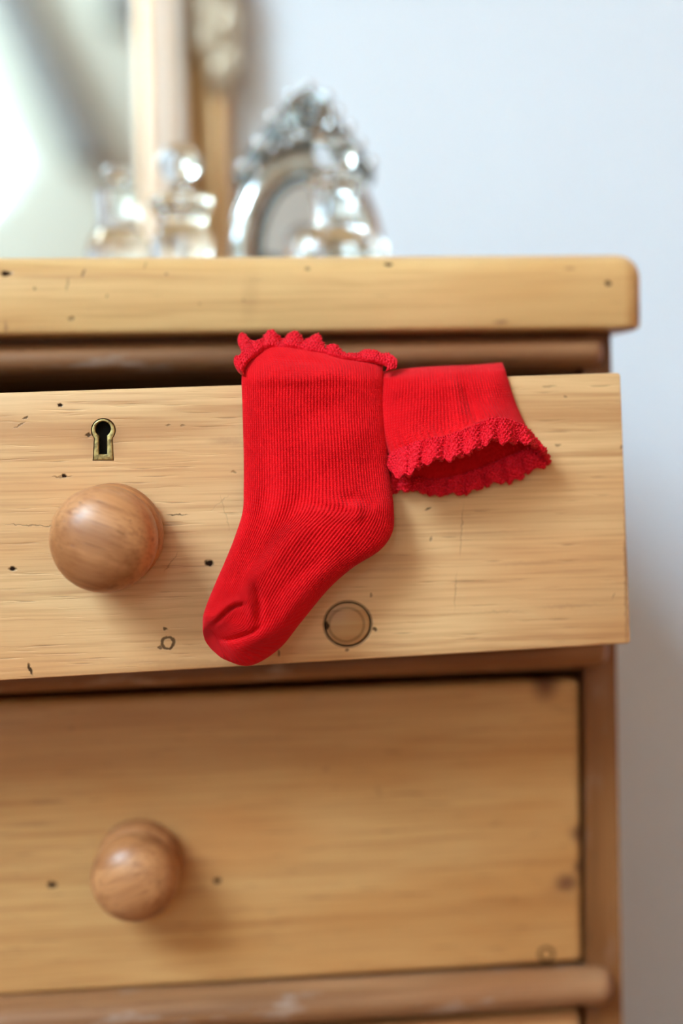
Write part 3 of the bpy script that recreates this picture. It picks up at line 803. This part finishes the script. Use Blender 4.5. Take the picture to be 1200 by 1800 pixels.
# close the side and toe edges
def strip(ia, ib): return np.stack([ia[:-1], ib[:-1], ib[1:], ia[1:]], 1)
L1 = strip(np.arange(nv_) * nu_, len(Vf) + np.arange(nv_) * 40)
R1 = strip(len(Vf) + np.arange(nv_) * 40 + 39, np.arange(nv_) * nu_ + nu_ - 1)
uvb = np.stack([np.meshgrid(sb * NR1, arc)[0], np.meshgrid(sb, arc / 0.0014)[1]], -1).reshape(-1, 2)
sock1 = empty('sock', U(560, 1000, YD), 'red ribbed child\'s sock hanging toe down over the drawer front', 'sock', 'pair of red frilled socks')
mk('sock_body', np.vstack([Vf, Pb]), np.vstack([Ff, Fb, L1, R1]), M['knit'], sock1, smooth=True, uv=np.vstack([uv.reshape(-1, 2), uvb]))

def lace(base, tip, Yb, Yt, ns, nt, thick, ruffle, period, seed, parent, lump=0.00055, scal=0.0):
    """ruffled crochet strip: base / tip pixel polylines with matching parameters"""
    base = np.asarray(base, float); tip = np.asarray(tip, float)
    Yb = np.asarray(Yb, float); Yt = np.asarray(Yt, float)
    s = np.linspace(0, len(base) - 1, ns)
    B = cat_rom(base, s); Tp = cat_rom(tip, s); yb = np.interp(s, np.arange(len(Yb)), Yb); yt = np.interp(s, np.arange(len(Yt)), Yt)
    al = np.concatenate([[0], np.cumsum(np.hypot(*np.diff(B, axis=0).T))])
    jit = np.interp(al, np.arange(0, al[-1] + 60, 30), np.cumsum(np.r_[0, np.random.default_rng(seed).uniform(0.75, 1.25, int((al[-1] + 60) // 30) + 5)])[:len(np.arange(0, al[-1] + 60, 30))] * 30)
    ph = jit / period * 2 * PI
    t = np.linspace(0, 1, nt)
    pts = []
    tan = np.gradient(B, axis=0); tan /= np.linalg.norm(tan, axis=1)[:, None] + 1e-9
    for tt in t:
        e = tt ** 0.8
        P = B + (Tp - B) * tt
        P = P + tan * (np.sin(ph * 1.0 + 1.2) * ruffle * 0.45 * e)[:, None]
        P = P + (Tp - B) * (scal * np.sin(ph * 2.0)[:, None] * e)
        Y = yb + (yt - yb) * tt + np.sin(ph) * ruffle * 0.00028 * e
        pts.append(unp(P[:, 0], P[:, 1], Y))
    G = np.stack(pts, 0)                                    # nt, ns, 3
    n = np.cross(np.gradient(G, axis=1), np.gradient(G, axis=0)); n /= np.linalg.norm(n, axis=2)[..., None] + 1e-12
    sm = al / 4.6; tm = np.linspace(0, 1, nt)[:, None] * np.linalg.norm(Tp - B, axis=1)[None] / 4.6
    bump = np.abs(np.sin(sm[None] * PI + np.floor(tm) * PI / 2)) * np.abs(np.sin(tm * PI))
    q = G.reshape(-1, 3) * 900
    rn = (vnoise(q + 100, seed) - 0.5).reshape(G.shape[:2])
    disp = lump * (bump * 1.2 + rn * 1.2)
    rim = np.sqrt(np.clip(1 - (2 * np.linspace(0, 1, nt) - 1) ** 8, 0.05, 1))[:, None]
    A = G + n * ((thick * rim + disp)[..., None]); Bk = G - n * ((thick * rim + disp)[..., None])
    V = np.vstack([A.reshape(-1, 3), Bk.reshape(-1, 3)]); N = nt * ns
    F = [grid_faces(ns, nt), grid_faces(ns, nt, True) + N]
    i = np.arange(ns); F.append(strip(i, i + N)); F.append(strip((nt - 1) * ns + i + N, (nt - 1) * ns + i))
    j = np.arange(nt) * ns; F.append(strip(j + N, j)); F.append(strip(j + ns - 1, j + ns - 1 + N))
    return mk('lace_trim', V, np.vstack(F), M['lace'], parent, smooth=True)
# scalloped crochet edge standing along the top of the hanging sock
bt = [((428, 658), (417, 652)), ((427, 652), (411, 640)), ((430, 645), (414, 628)), ((436, 636), (424, 622)), ((440, 632), (417, 603)), ((441, 630), (424, 586)), ((444, 628), (438, 598)), ((453, 622), (452, 600)),
      ((464, 614), (464, 593)), ((474, 610), (478, 581)), ((484, 610), (487, 592)), ((493, 611), (493, 601)), ((503, 611), (506, 594)), ((514, 612), (516, 583)), ((525, 613), (526, 592)), ((535, 614), (535, 602)),
      ((545, 617), (546, 595)), ((556, 619), (557, 588)), ((565, 621), (564, 602)), ((573, 623), (573, 614)), ((584, 626), (585, 606)), ((596, 629), (597, 617)), ((610, 631), (611, 624)), ((626, 633), (629, 622)),
      ((645, 635), (650, 616)), ((664, 637), (666, 622)), ((676, 640), (686, 624)), ((680, 645), (698, 636)), ((678, 652), (694, 647))]
base = [b for b, t in bt]; tip = [t for b, t in bt]
lean_f = lambda y: float(lean_of(y))
lace(base, tip, [YD + lean_f(b[1]) - 0.0075 for b in base], [YD + lean_f(t[1]) - 0.006 for t in tip], 620, 34, 0.0014, 3.0, 31, 5, sock1, lump=0.0006)

# cuff of the second sock -------------------------------------------------
top = [(671, 653), (732, 646), (785, 643), (835, 641), (882, 637)]
CF = np.array([
 [(x + 2, y + 40) for x, y in top],
 [(x + 1, y + 10) for x, y in top],
 top,
 [(671, 662), (732, 655), (785, 652), (836, 650), (887, 648)],
 [(671, 681), (733, 676), (787, 674), (840, 671), (893, 667)],
 [(667, 716), (732, 708), (790, 706), (848, 704), (904, 702)],
 [(669, 755), (730, 742), (792, 734), (856, 722), (916, 731)],
 [(676, 785), (731, 764), (794, 756), (862, 733), (926, 752)],
 [(686, 812), (736, 776), (796, 764), (866, 737), (934, 772)]], float)
Yc = np.array([.052, .036, .010, -.004, -.010, -.012, -.016, -.020, -.023])
NR2 = 46
G, u, s_, v = sheet(CF, 460, 300, 0.3)
PX, PY = G[..., 0], G[..., 1]; UU, VV = np.meshgrid(u, v); SS, _ = np.meshgrid(s_, v)
edge = np.clip(1 - np.abs(2 * UU - 1) ** 2.4, 0, 1) ** 0.5
yc = cat_rom(Yc[:, None], v)[:, 0][:, None]
back = np.interp(v, [0, 1, 2, 3, 8], [.050, .033, .016, -.0015, -.0015])[:, None]
back2 = np.interp(v, [0, 1, 2, 2.6, 3.2, 8], [.048, .030, .0125, .003, -.0010, -.0010])[:, None]
Yf_ = yc * edge + back2 * (1 - edge)
H = np.zeros_like(PX)
H += crease([(812, 668), (822, 700), (836, 735), (850, 745)], 9, -2.6 * mm) + crease([(790, 660), (800, 700), (812, 740)], 11, 1.5 * mm)
H += crease([(858, 690), (868, 720), (880, 735)], 10, 1.4 * mm) + crease([(760, 650), (770, 668)], 10, -1.2 * mm) + crease([(700, 655), (705, 700)], 14, 0.8 * mm)
H += (vnoise(np.stack([PX / 34, PY / 44, PX * 0], -1).reshape(-1, 3) + 70, 9).reshape(PX.shape) - 0.5) * 1.6 * mm
wide = np.interp(VV, [0, 6.7, 7.1, 8], [0, 0, 1, 1])
rib = np.cos(2 * PI * NR2 * SS) * (1 - wide) + wide * np.cos(PI * NR2 * SS) * 1.8
Yf_ = Yf_ - (H + rib * 0.32 * mm) * edge
Pf = unp(PX, PY, YD + Yf_)
arc = np.concatenate([[0], np.cumsum(np.linalg.norm(np.diff(Pf[:, Pf.shape[1] // 2], axis=0), axis=1))])
uv = np.stack([SS * NR2, np.repeat(arc[:, None], len(u), 1) / 0.0014], -1)
Vf = Pf.reshape(-1, 3); nv_, nu_ = PX.shape
CB = CF.copy()
CB[4] = [(671, 681), (733, 680), (787, 680), (840, 676), (893, 667)]
CB[5] = [(667, 716), (732, 722), (790, 722), (848, 714), (904, 702)]
CB[6] = [(669, 755), (730, 770), (792, 770), (856, 752), (916, 731)]
CB[7] = [(676, 785), (729, 812), (790, 812), (858, 790), (926, 752)]
CB[8] = [(686, 816), (722, 850), (790, 852), (868, 828), (938, 782)]
Gb, ub, sb, vb = sheet(CB, 160, 300, 0.3)
eb = np.clip(1 - np.abs(2 * np.meshgrid(ub, vb)[0] - 1) ** 2.4, 0, 1) ** 0.5
Yb_ = back2 * (1 - eb) + back2 * eb
ribb = np.cos(2 * PI * NR2 * np.meshgrid(sb, vb)[0]) * 0.2 * mm
Pb = unp(Gb[..., 0], Gb[..., 1], YD + Yb_ - ribb * 0.5).reshape(-1, 3)
Fb = grid_faces(160, nv_, False) + len(Vf)
uvb = np.stack([np.meshgrid(sb * NR2, arc)[0], np.meshgrid(sb, arc / 0.0014)[1]], -1).reshape(-1, 2)
sock2 = empty('sock', U(800, 700, YD), 'red sock folded over the drawer edge with its frilled cuff opening showing', 'sock', 'pair of red frilled socks')
mk('sock_cuff', np.vstack([Vf, Pb]), np.vstack([grid_faces(nu_, nv_, True), Fb]), M['knit'], sock2, smooth=True, uv=np.vstack([uv.reshape(-1, 2), uvb]))
# lace round the opening: front run (left to right), then the right corner and the back run
fb = [((688, 800), (678, 818)), ((692, 792), (690, 832)), ((713, 784), (712, 838)), ((740, 774), (734, 824)), ((767, 769), (766, 810)), ((796, 762), (796, 808)), ((822, 752), (824, 796)), ((846, 741), (848, 786)),
      ((866, 735), (868, 774)), ((884, 735), (886, 780)), ((903, 740), (906, 778)), ((918, 748), (930, 782)), ((928, 758), (946, 786)), ((934, 770), (962, 800)), ((936, 778), (962, 815)), ((926, 786), (950, 824)),
      ((913, 793), (930, 830)), ((888, 804), (905, 846)), ((863, 814), (872, 850)), ((838, 824), (845, 858)), ((812, 833), (815, 870)), ((790, 839), (790, 868)), ((765, 842), (765, 872)), ((740, 840), (740, 866)), ((718, 834), (716, 862)), ((702, 824), (694, 867)), ((690, 812), (682, 860))]
base = [b for b, t in fb]; tip = [t for b, t in fb]
ybf = [-.008, -.014, -.020, -.023, -.024, -.0245, -.0245, -.024, -.023, -.022, -.019, -.015, -.011, -.007, -.004, -.003, -.0025, -.0025, -.0025, -.0025, -.0025, -.0025, -.0025, -.0025, -.0025, -.0025, -.0025]
ytf = [-.012, -.019, -.026, -.029, -.030, -.031, -.031, -.030, -.029, -.028, -.025, -.021, -.016, -.010, -.007, -.005, -.004, -.004, -.004, -.004, -.004, -.004, -.004, -.004, -.004, -.004, -.004]
lace(base, tip, [YD + y for y in ybf], [YD + y for y in ytf], 1500, 40, 0.0006, 7.0, 30, 12, sock2, lump=0.0009, scal=0.08)

# ------------------------------------------------------------------ gilt mirror on the wall
def gilt(name, c1, c2, rough=0.33, metal=0.9):
    s = NT(name)
    tc = s.n('ShaderNodeTexCoord').outputs['Object']
    nz = s.noise(tc, (30, 30, 8), (1, 2, 3), 4, 0.6)
    s.link(s.mix(s.ramp(nz, 0.35, 0.7), c1, c2), 'Base Color')
    s.b.inputs['Metallic'].default_value = metal; s.b.inputs['Roughness'].default_value = rough
    return s.m
M['gilt'] = gilt('gilt_gold', (0.72, 0.47, 0.24, 1), (0.55, 0.31, 0.13, 1))
M['gilt_pale'] = gilt('gilt_pale_highlight', (0.90, 0.79, 0.70, 1), (0.84, 0.70, 0.58, 1), 0.4, 0.25)  # window highlights on the flat bands, painted as a pale colour
M['gilt_dark'] = gilt('gilt_hollow_shade', (0.34, 0.17, 0.06, 1), (0.24, 0.11, 0.035, 1), 0.45, 0.6)  # darker gilding, with the hollow's shade put into its colour
def mirror_mat(name, col):
    s = NT(name)
    tc = s.n('ShaderNodeTexCoord').outputs['Object']
    nz = s.noise(tc, (3, 3, 3), (0, 0, 0), 2)
    s.link(s.mix(s.ramp(nz, 0.3, 0.7), (col[0], col[1], col[2], 1), (col[0] * .97, col[1] * .97, col[2] * .97, 1)), 'Base Color')
    s.b.inputs['Metallic'].default_value = 1.0; s.b.inputs['Roughness'].default_value = 0.015
    return s.m
M['mirror'] = mirror_mat('silvered_mirror', (0.70, 0.71, 0.68))
mxr = float(U(406, 200, 0.56)[0]); mxi = float(U(240, 200, 0.54)[0])
fw = mxr - mxi
mz0 = ZT1 - 0.05; mz1 = mz0 + 1.05; mxl = mxr - 0.80
gm = empty('wall_mirror', ((mxl + mxr) / 2, 0.58, mz0), 'tall mirror in a moulded gilt frame hung behind the chest', 'mirror')
# profile: (distance in from the outer edge, depth toward the room)
prof = [(0, 0), (0, 0.020), (0.004, 0.028), (0.011, 0.032), (0.017, 0.029), (0.0205, 0.022), (0.024, 0.014), (0.032, 0.009), (0.039, 0.011), (0.043, 0.020), (0.046, 0.0235), (0.057, 0.0235), (0.059, 0.0195), (0.061, 0.0195), (0.063, 0.0235), (0.074, 0.022),
        (0.076, 0.018), (0.080, 0.022), (0.085, 0.020), (fw, 0.014), (fw, 0.0)]
PP = np.array([np.array(prof[i]) + (np.array(prof[i + 1]) - np.array(prof[i])) * t for i in range(len(prof) - 1) for t in (0, 0.33, 0.67)] + [prof[-1]])
YW = R['y1'] - 0.004
corners = [(mxl, mz0, 1, 1), (mxr, mz0, -1, 1), (mxr, mz1, -1, -1), (mxl, mz1, 1, -1)]
V = []; F = []
for (x, z, sx, sz) in corners:
    for (d, h) in PP: V.append((x + sx * d, YW - h, z + sz * d))
m = len(PP)
for i in range(4):
    for j in range(m - 1):
        a_, b_ = i * m + j, ((i + 1) % 4) * m + j
        F.append((a_, b_, b_ + 1, a_ + 1))
    F.append((i * m + m - 1, ((i + 1) % 4) * m + m - 1, ((i + 1) % 4) * m, i * m))
o = mk('gilt_frame', V, F, M['gilt'], gm); sharp(o, 35)
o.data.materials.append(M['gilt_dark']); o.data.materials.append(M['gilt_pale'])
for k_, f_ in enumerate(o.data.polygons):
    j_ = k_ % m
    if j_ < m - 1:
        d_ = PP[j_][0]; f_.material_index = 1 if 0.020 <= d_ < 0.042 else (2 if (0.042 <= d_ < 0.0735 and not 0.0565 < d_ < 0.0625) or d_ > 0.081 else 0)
gx0, gx1, gz0, gz1 = mxl + fw - 0.006, mxi + 0.006, mz0 + fw - 0.006, mz1 - fw + 0.006
V, F = box(gx0, gx1, YW - 0.012, YW - 0.004, gz0, gz1)
mk('mirror_glass', V, F, M['mirror'], gm)
# carved leaf ornament on the outer edge of the frame
def leaf(c, L, wdt, ang, curl, mat_name='x'):
    n, k = 14, 9; V = []; F = []
    for i in range(n):
        t = i / (n - 1); wd = wdt * math.sin(PI * min(1, t * 0.93 + 0.05)) ** 0.8 * (1 + 0.18 * math.sin(t * 18))
        for j in range(k):
            s2 = 2 * j / (k - 1) - 1
            x = wd * s2; z = L * t; y = -curl * math.sin(PI * t) - 0.004 * (1 - s2 * s2) - 0.0015 * math.cos(s2 * 9)
            V.append((x * math.cos(ang) + z * math.sin(ang) + c[0], y + c[1], -x * math.sin(ang) + z * math.cos(ang) + c[2]))
    for i in range(n - 1):
        for j in range(k - 1):
            a_ = i * k + j; F.append((a_, a_ + 1, a_ + 1 + k, a_ + k))
    N = len(V); V = np.array(V); Vb = V.copy(); Vb[:, 1] += 0.004
    F2 = F + [tuple(q + N for q in f[::-1]) for f in F]
    bd = list(range(k)) + [i * k + k - 1 for i in range(1, n)] + [(n - 1) * k + j for j in range(k - 2, -1, -1)] + [i * k for i in range(n - 2, 0, -1)]
    F2 += [(bd[(i + 1) % len(bd)], bd[i], bd[i] + N, bd[(i + 1) % len(bd)] + N) for i in range(len(bd))]
    return np.vstack([V, Vb]), F2
oz = [(384, 175, 0.055, 0.010, 0.05), (392, 150, 0.05, 0.009, 0.25), (378, 130, 0.06, 0.010, -0.2), (390, 95, 0.06, 0.011, 0.15), (376, 70, 0.05, 0.010, -0.25), (388, 40, 0.07, 0.012, 0.1), (380, 5, 0.06, 0.012, -0.1)]
parts = []
for px, py, Lh, wd, an in oz:
    c = U(px, py, YW - 0.032); parts.append(leaf(c, Lh, wd, an, 0.008))
M['gilt2'] = plain('gilt_ornament', (0.66, 0.56, 0.42), 0.35, 0.7, 0.4, 160)
V, F = join(parts); sharp(mk('carved_leaf_ornament', V, F, M['gilt2'], gm), 50)

# ------------------------------------------------------------------ oval silver frame on the chest
def silver():
    s = NT('tarnished_silver')
    g = s.n('ShaderNodeNewGeometry').outputs['Pointiness']
    tc = s.n('ShaderNodeTexCoord').outputs['Object']
    nz = s.noise(tc, (160,) * 3, (0, 1, 2), 4)
    s.link(s.mix(s.ramp(nz, 0.45, 0.75), (0.62, 0.64, 0.63, 1), (0.22, 0.235, 0.23, 1)), 'Base Color')
    s.b.inputs['Metallic'].default_value = 1.0; s.b.inputs['Roughness'].default_value = 0.09
    return s.m
M['silver'] = silver()
YO = 0.20; K = float(np.linalg.norm(U(540, 300, YO) - CAM)) / FPX
oc_ = U(540, 452, YO)                                 # widest point of the oval
A_, BT, BB = 133 * K, 186 * K, 0.0
BB = float(oc_[2] - ZT1) - 0.003
of = empty('oval_frame', (oc_[0], YO, ZT1), 'oval silver table mirror topped with a crest of silver roses', 'table mirror')
LEAN = 0.12
def olean(V):
    V = np.asarray(V, float).copy(); V[:, 1] += (V[:, 2] - ZT1) * LEAN; return V
def egg(t, da):
    """point of the outline moved inward by da"""
    c, s2 = math.cos(t), math.sin(t)
    return ((A_ - da) * c, (BT - da) * s2 if s2 > 0 else (BB - da) * s2)
def sweep(prof, n=96):
    V = []; F = []; m = len(prof)
    for k in range(n):
        t = 2 * PI * k / n
        for d, h in prof:
            x, z = egg(t, d); V.append((oc_[0] + x, YO - h, oc_[2] + z))
    for k in range(n):
        for j in range(m - 1):
            a_, b_ = k * m + j, ((k + 1) % n) * m + j; F.append((a_, b_, b_ + 1, a_ + 1)[::-1])
        F.append((k * m + m - 1, ((k + 1) % n) * m + m - 1, ((k + 1) % n) * m, k * m)[::-1])
    return olean(V), F
rp = [(0, 0), (0, 0.004)] + [(0.0085 - 0.0085 * math.cos(a), 0.004 + 0.006 * math.sin(a)) for a in np.linspace(0.15, PI - 0.15, 12)] + [(0.0175, 0.003), (0.0175, 0)]
o = mk('oval_rim', *sweep(rp), M['silver'], of); sharp(o, 50)
parts = []
for k in range(56):
    t = 2 * PI * k / 56; x, z = egg(t, 0.0205); parts.append(sphere((oc_[0] + x, YO - 0.0035, oc_[2] + z), 0.0032, 0.0034, 0.0034, 10, 6))
V, F = join(parts); M['silver2'] = plain('dark_silver_beading', (0.26, 0.285, 0.28), 0.25, 1.0)
mk('beaded_edge', olean(V), F, M['silver2'], of, smooth=True)
n = 96; ring = [egg(2 * PI * k / n, 0.0172) for k in range(n)]
V = [(oc_[0] + x, YO - 0.002, oc_[2] + z) for x, z in ring] + [(oc_[0] + x, YO + 0.003, oc_[2] + z) for x, z in ring]
F = [tuple(range(n)), tuple(range(n, 2 * n))[::-1]] + [((i + 1) % n, i, n + i, n + (i + 1) % n) for i in range(n)]
M['mirror2'] = mirror_mat('grey_oval_mirror', (0.60, 0.59, 0.61))
mk('oval_glass', olean(V), F, M['mirror2'], of)
V, F = box(oc_[0] - 0.03, oc_[0] + 0.03, YO + 0.004, YO + 0.008, ZT1 + 0.001, oc_[2] + BT * 0.75)
V = olean(V); V[[6, 7], 1] += 0.05; V[[2, 3], 1] += 0.05
mk('easel_strut', V, F, M['silver2'], of)
# crest: a band carrying roses and berries
def crest_band():
    pts = [(414, 300), (444, 254), (482, 202), (541, 152), (598, 200), (634, 250), (662, 296)]
    low = [(424, 325), (462, 290), (498, 268), (540, 262), (584, 268), (620, 288), (656, 322)]
    A = cat_rom(np.array(pts, float), np.linspace(0, 6, 40)); B = cat_rom(np.array(low, float), np.linspace(0, 6, 40))
    k = np.linspace(0, 1, 7); V = []
    for a_, b_ in zip(A, B):
        for t in k:
            p = a_ + (b_ - a_) * t; V.append(U(p[0], p[1], YO - 0.004 - 0.004 * math.sin(PI * t)))
    V = np.array(V); F = [tuple(q) for q in grid_faces(7, 40)]; Vb = V.copy(); Vb[:, 1] = YO + 0.002
    N = len(V); F += [tuple(int(i) + N for i in f[::-1]) for f in F]
    F += [(i * 7, i * 7 + 7, i * 7 + 7 + N, i * 7 + N) for i in range(39)] + [(i * 7 + 13, i * 7 + 6, i * 7 + 6 + N, i * 7 + 13 + N) for i in range(39)]
    return np.vstack([V, Vb]), F
V, F = crest_band()
dz = V.copy(); V[:, 1] += (V[:, 2] - ZT1) * LEAN
M['oxid'] = plain('oxidised_silver', (0.20, 0.215, 0.21), 0.32, 1.0)
cr = mk('crest', V, F, M['oxid'], of); sharp(cr, 40)
def on_crest(px, py, dy=0.0):
    p = U(px, py, YO)
    yy = YO + (p[2] - ZT1) * LEAN - 0.009 - dy
    return U(px, py, yy)
M['bright'] = plain('glint_silver', (0.86, 0.87, 0.88), 0.2, 1.0)  # pale silver holds the berries' blurred glints in its colour
berries = [(428, 292, 14), (452, 297, 11), (456, 252, 15), (480, 262, 10), (479, 206, 14), (497, 222, 11), (512, 170, 16), (541, 153, 13), (573, 172, 16), (592, 196, 13), (585, 222, 12), (612, 224, 14), (524, 238, 13), (556, 242, 12), (632, 252, 12), (650, 285, 13), (600, 250, 11), (505, 250, 10)]
for px, py, r in berries:
    V, F = sphere((0, 0, 0), r * K * 0.72, r * K * 0.62, r * K * 0.72, 16, 10)
    V = V * (1 + 0.10 * np.cos(5 * np.arctan2(V[:, 2], V[:, 0]))[:, None])
    mk('berry', V + on_crest(px, py), F, M['bright'], cr, smooth=True)
# the rose in the middle: three whorls of curled petals
c = on_crest(541, 198, 0.0); parts = []
for wh, (npet, rad, sz, tilt) in enumerate([(6, 0.0095, 0.0075, 0.35), (5, 0.0058, 0.0062, 0.8), (3, 0.0025, 0.0045, 1.15)]):
    for k in range(npet):
        a0 = 2 * PI * (k + 0.4 * wh) / npet
        V, F = sphere((0, 0, 0), sz, 0.0016, sz * 0.9, 12, 8)
        V[:, 1] -= (V[:, 2] ** 2) / sz * 0.5
        Rm = np.array(Matrix.Rotation(a0, 3, 'Y') @ Matrix.Translation((0, 0, 0)).to_3x3() @ Matrix.Rotation(tilt, 3, 'X'))
        V = (Rm @ V.T).T + np.array([math.sin(a0) * rad, -0.003 * wh, math.cos(a0) * rad])
        parts.append((V, F))
V, F = join(parts); mk('rose', V * 1.15 + c, F, M['silver'], cr, smooth=True)

# ------------------------------------------------------------------ cut glass bottles
def glass():
    s = NT('clear_cut_glass')
    tc = s.n('ShaderNodeTexCoord').outputs['Object']
    nz = s.noise(tc, (40,) * 3, (0, 0, 0), 2)
    s.link(s.mix(s.ramp(nz, 0.3, 0.7), (0.97, 0.99, 0.985, 1), (0.94, 0.97, 0.97, 1)), 'Base Color')
    s.b.inputs['Transmission Weight'].default_value = 1.0; s.b.inputs['Roughness'].default_value = 0.12; s.b.inputs['IOR'].default_value = 1.52
    return s.m
M['glass'] = glass()
def bottle(px, Yp, body, stopper, sides, star, label):
    p = U(px, 445, Yp); base = (p[0], Yp, ZT1 + 0.0003)
    k = float(np.linalg.norm(p - CAM)) / FPX
    z0y = None
    b = empty('perfume_bottle', base, label, 'bottle', 'cut glass bottles on the chest')
    def toz(py): return float(U(px, py, Yp)[2]) - base[2]
    P = [(0, 0)] + [(r * k, (toz(y) if y is not None else 0)) for r, y in body]
    P = P + [(0, P[-1][1])]
    V, F = lathe(P, sides, 'Z', [0] + [star] * (len(P) - 2) + [0])
    mk('bottle_body', V + np.array(base), F, M['glass'], b)
    S = [(r * k, toz(y)) for r, y in stopper]
    V, F = lathe(S, 20, 'Z'); sharp(mk('stopper', V + np.array(base) + np.array([0, 0, 0.0004]), F, M['glass'], b), 30)
    return b
bottle(210, 0.16, [(54, None), (55, 445), (50, 425), (38, 405), (34, 385), (38, 350), (36, 335), (18, 330), (17, 322), (24, 318)], [(0, 317), (14, 317), (24, 311), (26, 303), (20, 296), (0, 293)], 20, 0.05, 'squat cut glass bottle at the far left in front of the mirror')
bottle(320, 0.15, [(44, None), (50, 450), (54, 430), (46, 412), (40, 395), (44, 375), (56, 360), (50, 347), (20, 343), (14, 338), (22, 334)], [(0, 333), (10, 333), (12, 326), (22, 318), (34, 305), (38, 292), (36, 276), (27, 263), (12, 257), (0, 256)], 20, 0.06, 'cut glass scent bottle with a tall round stopper before the gilt frame')
bottle(592, 0.10, [(88, None), (90, 447), (84, 430), (66, 412), (46, 402), (40, 385), (42, 350), (48, 328), (52, 320), (44, 312), (24, 308), (22, 302), (30, 299)], [(0, 298), (22, 298), (34, 290), (40, 272), (38, 256), (26, 244), (0, 240)], 24, 0.04, 'flared cut glass bottle standing in front of the oval silver mirror')
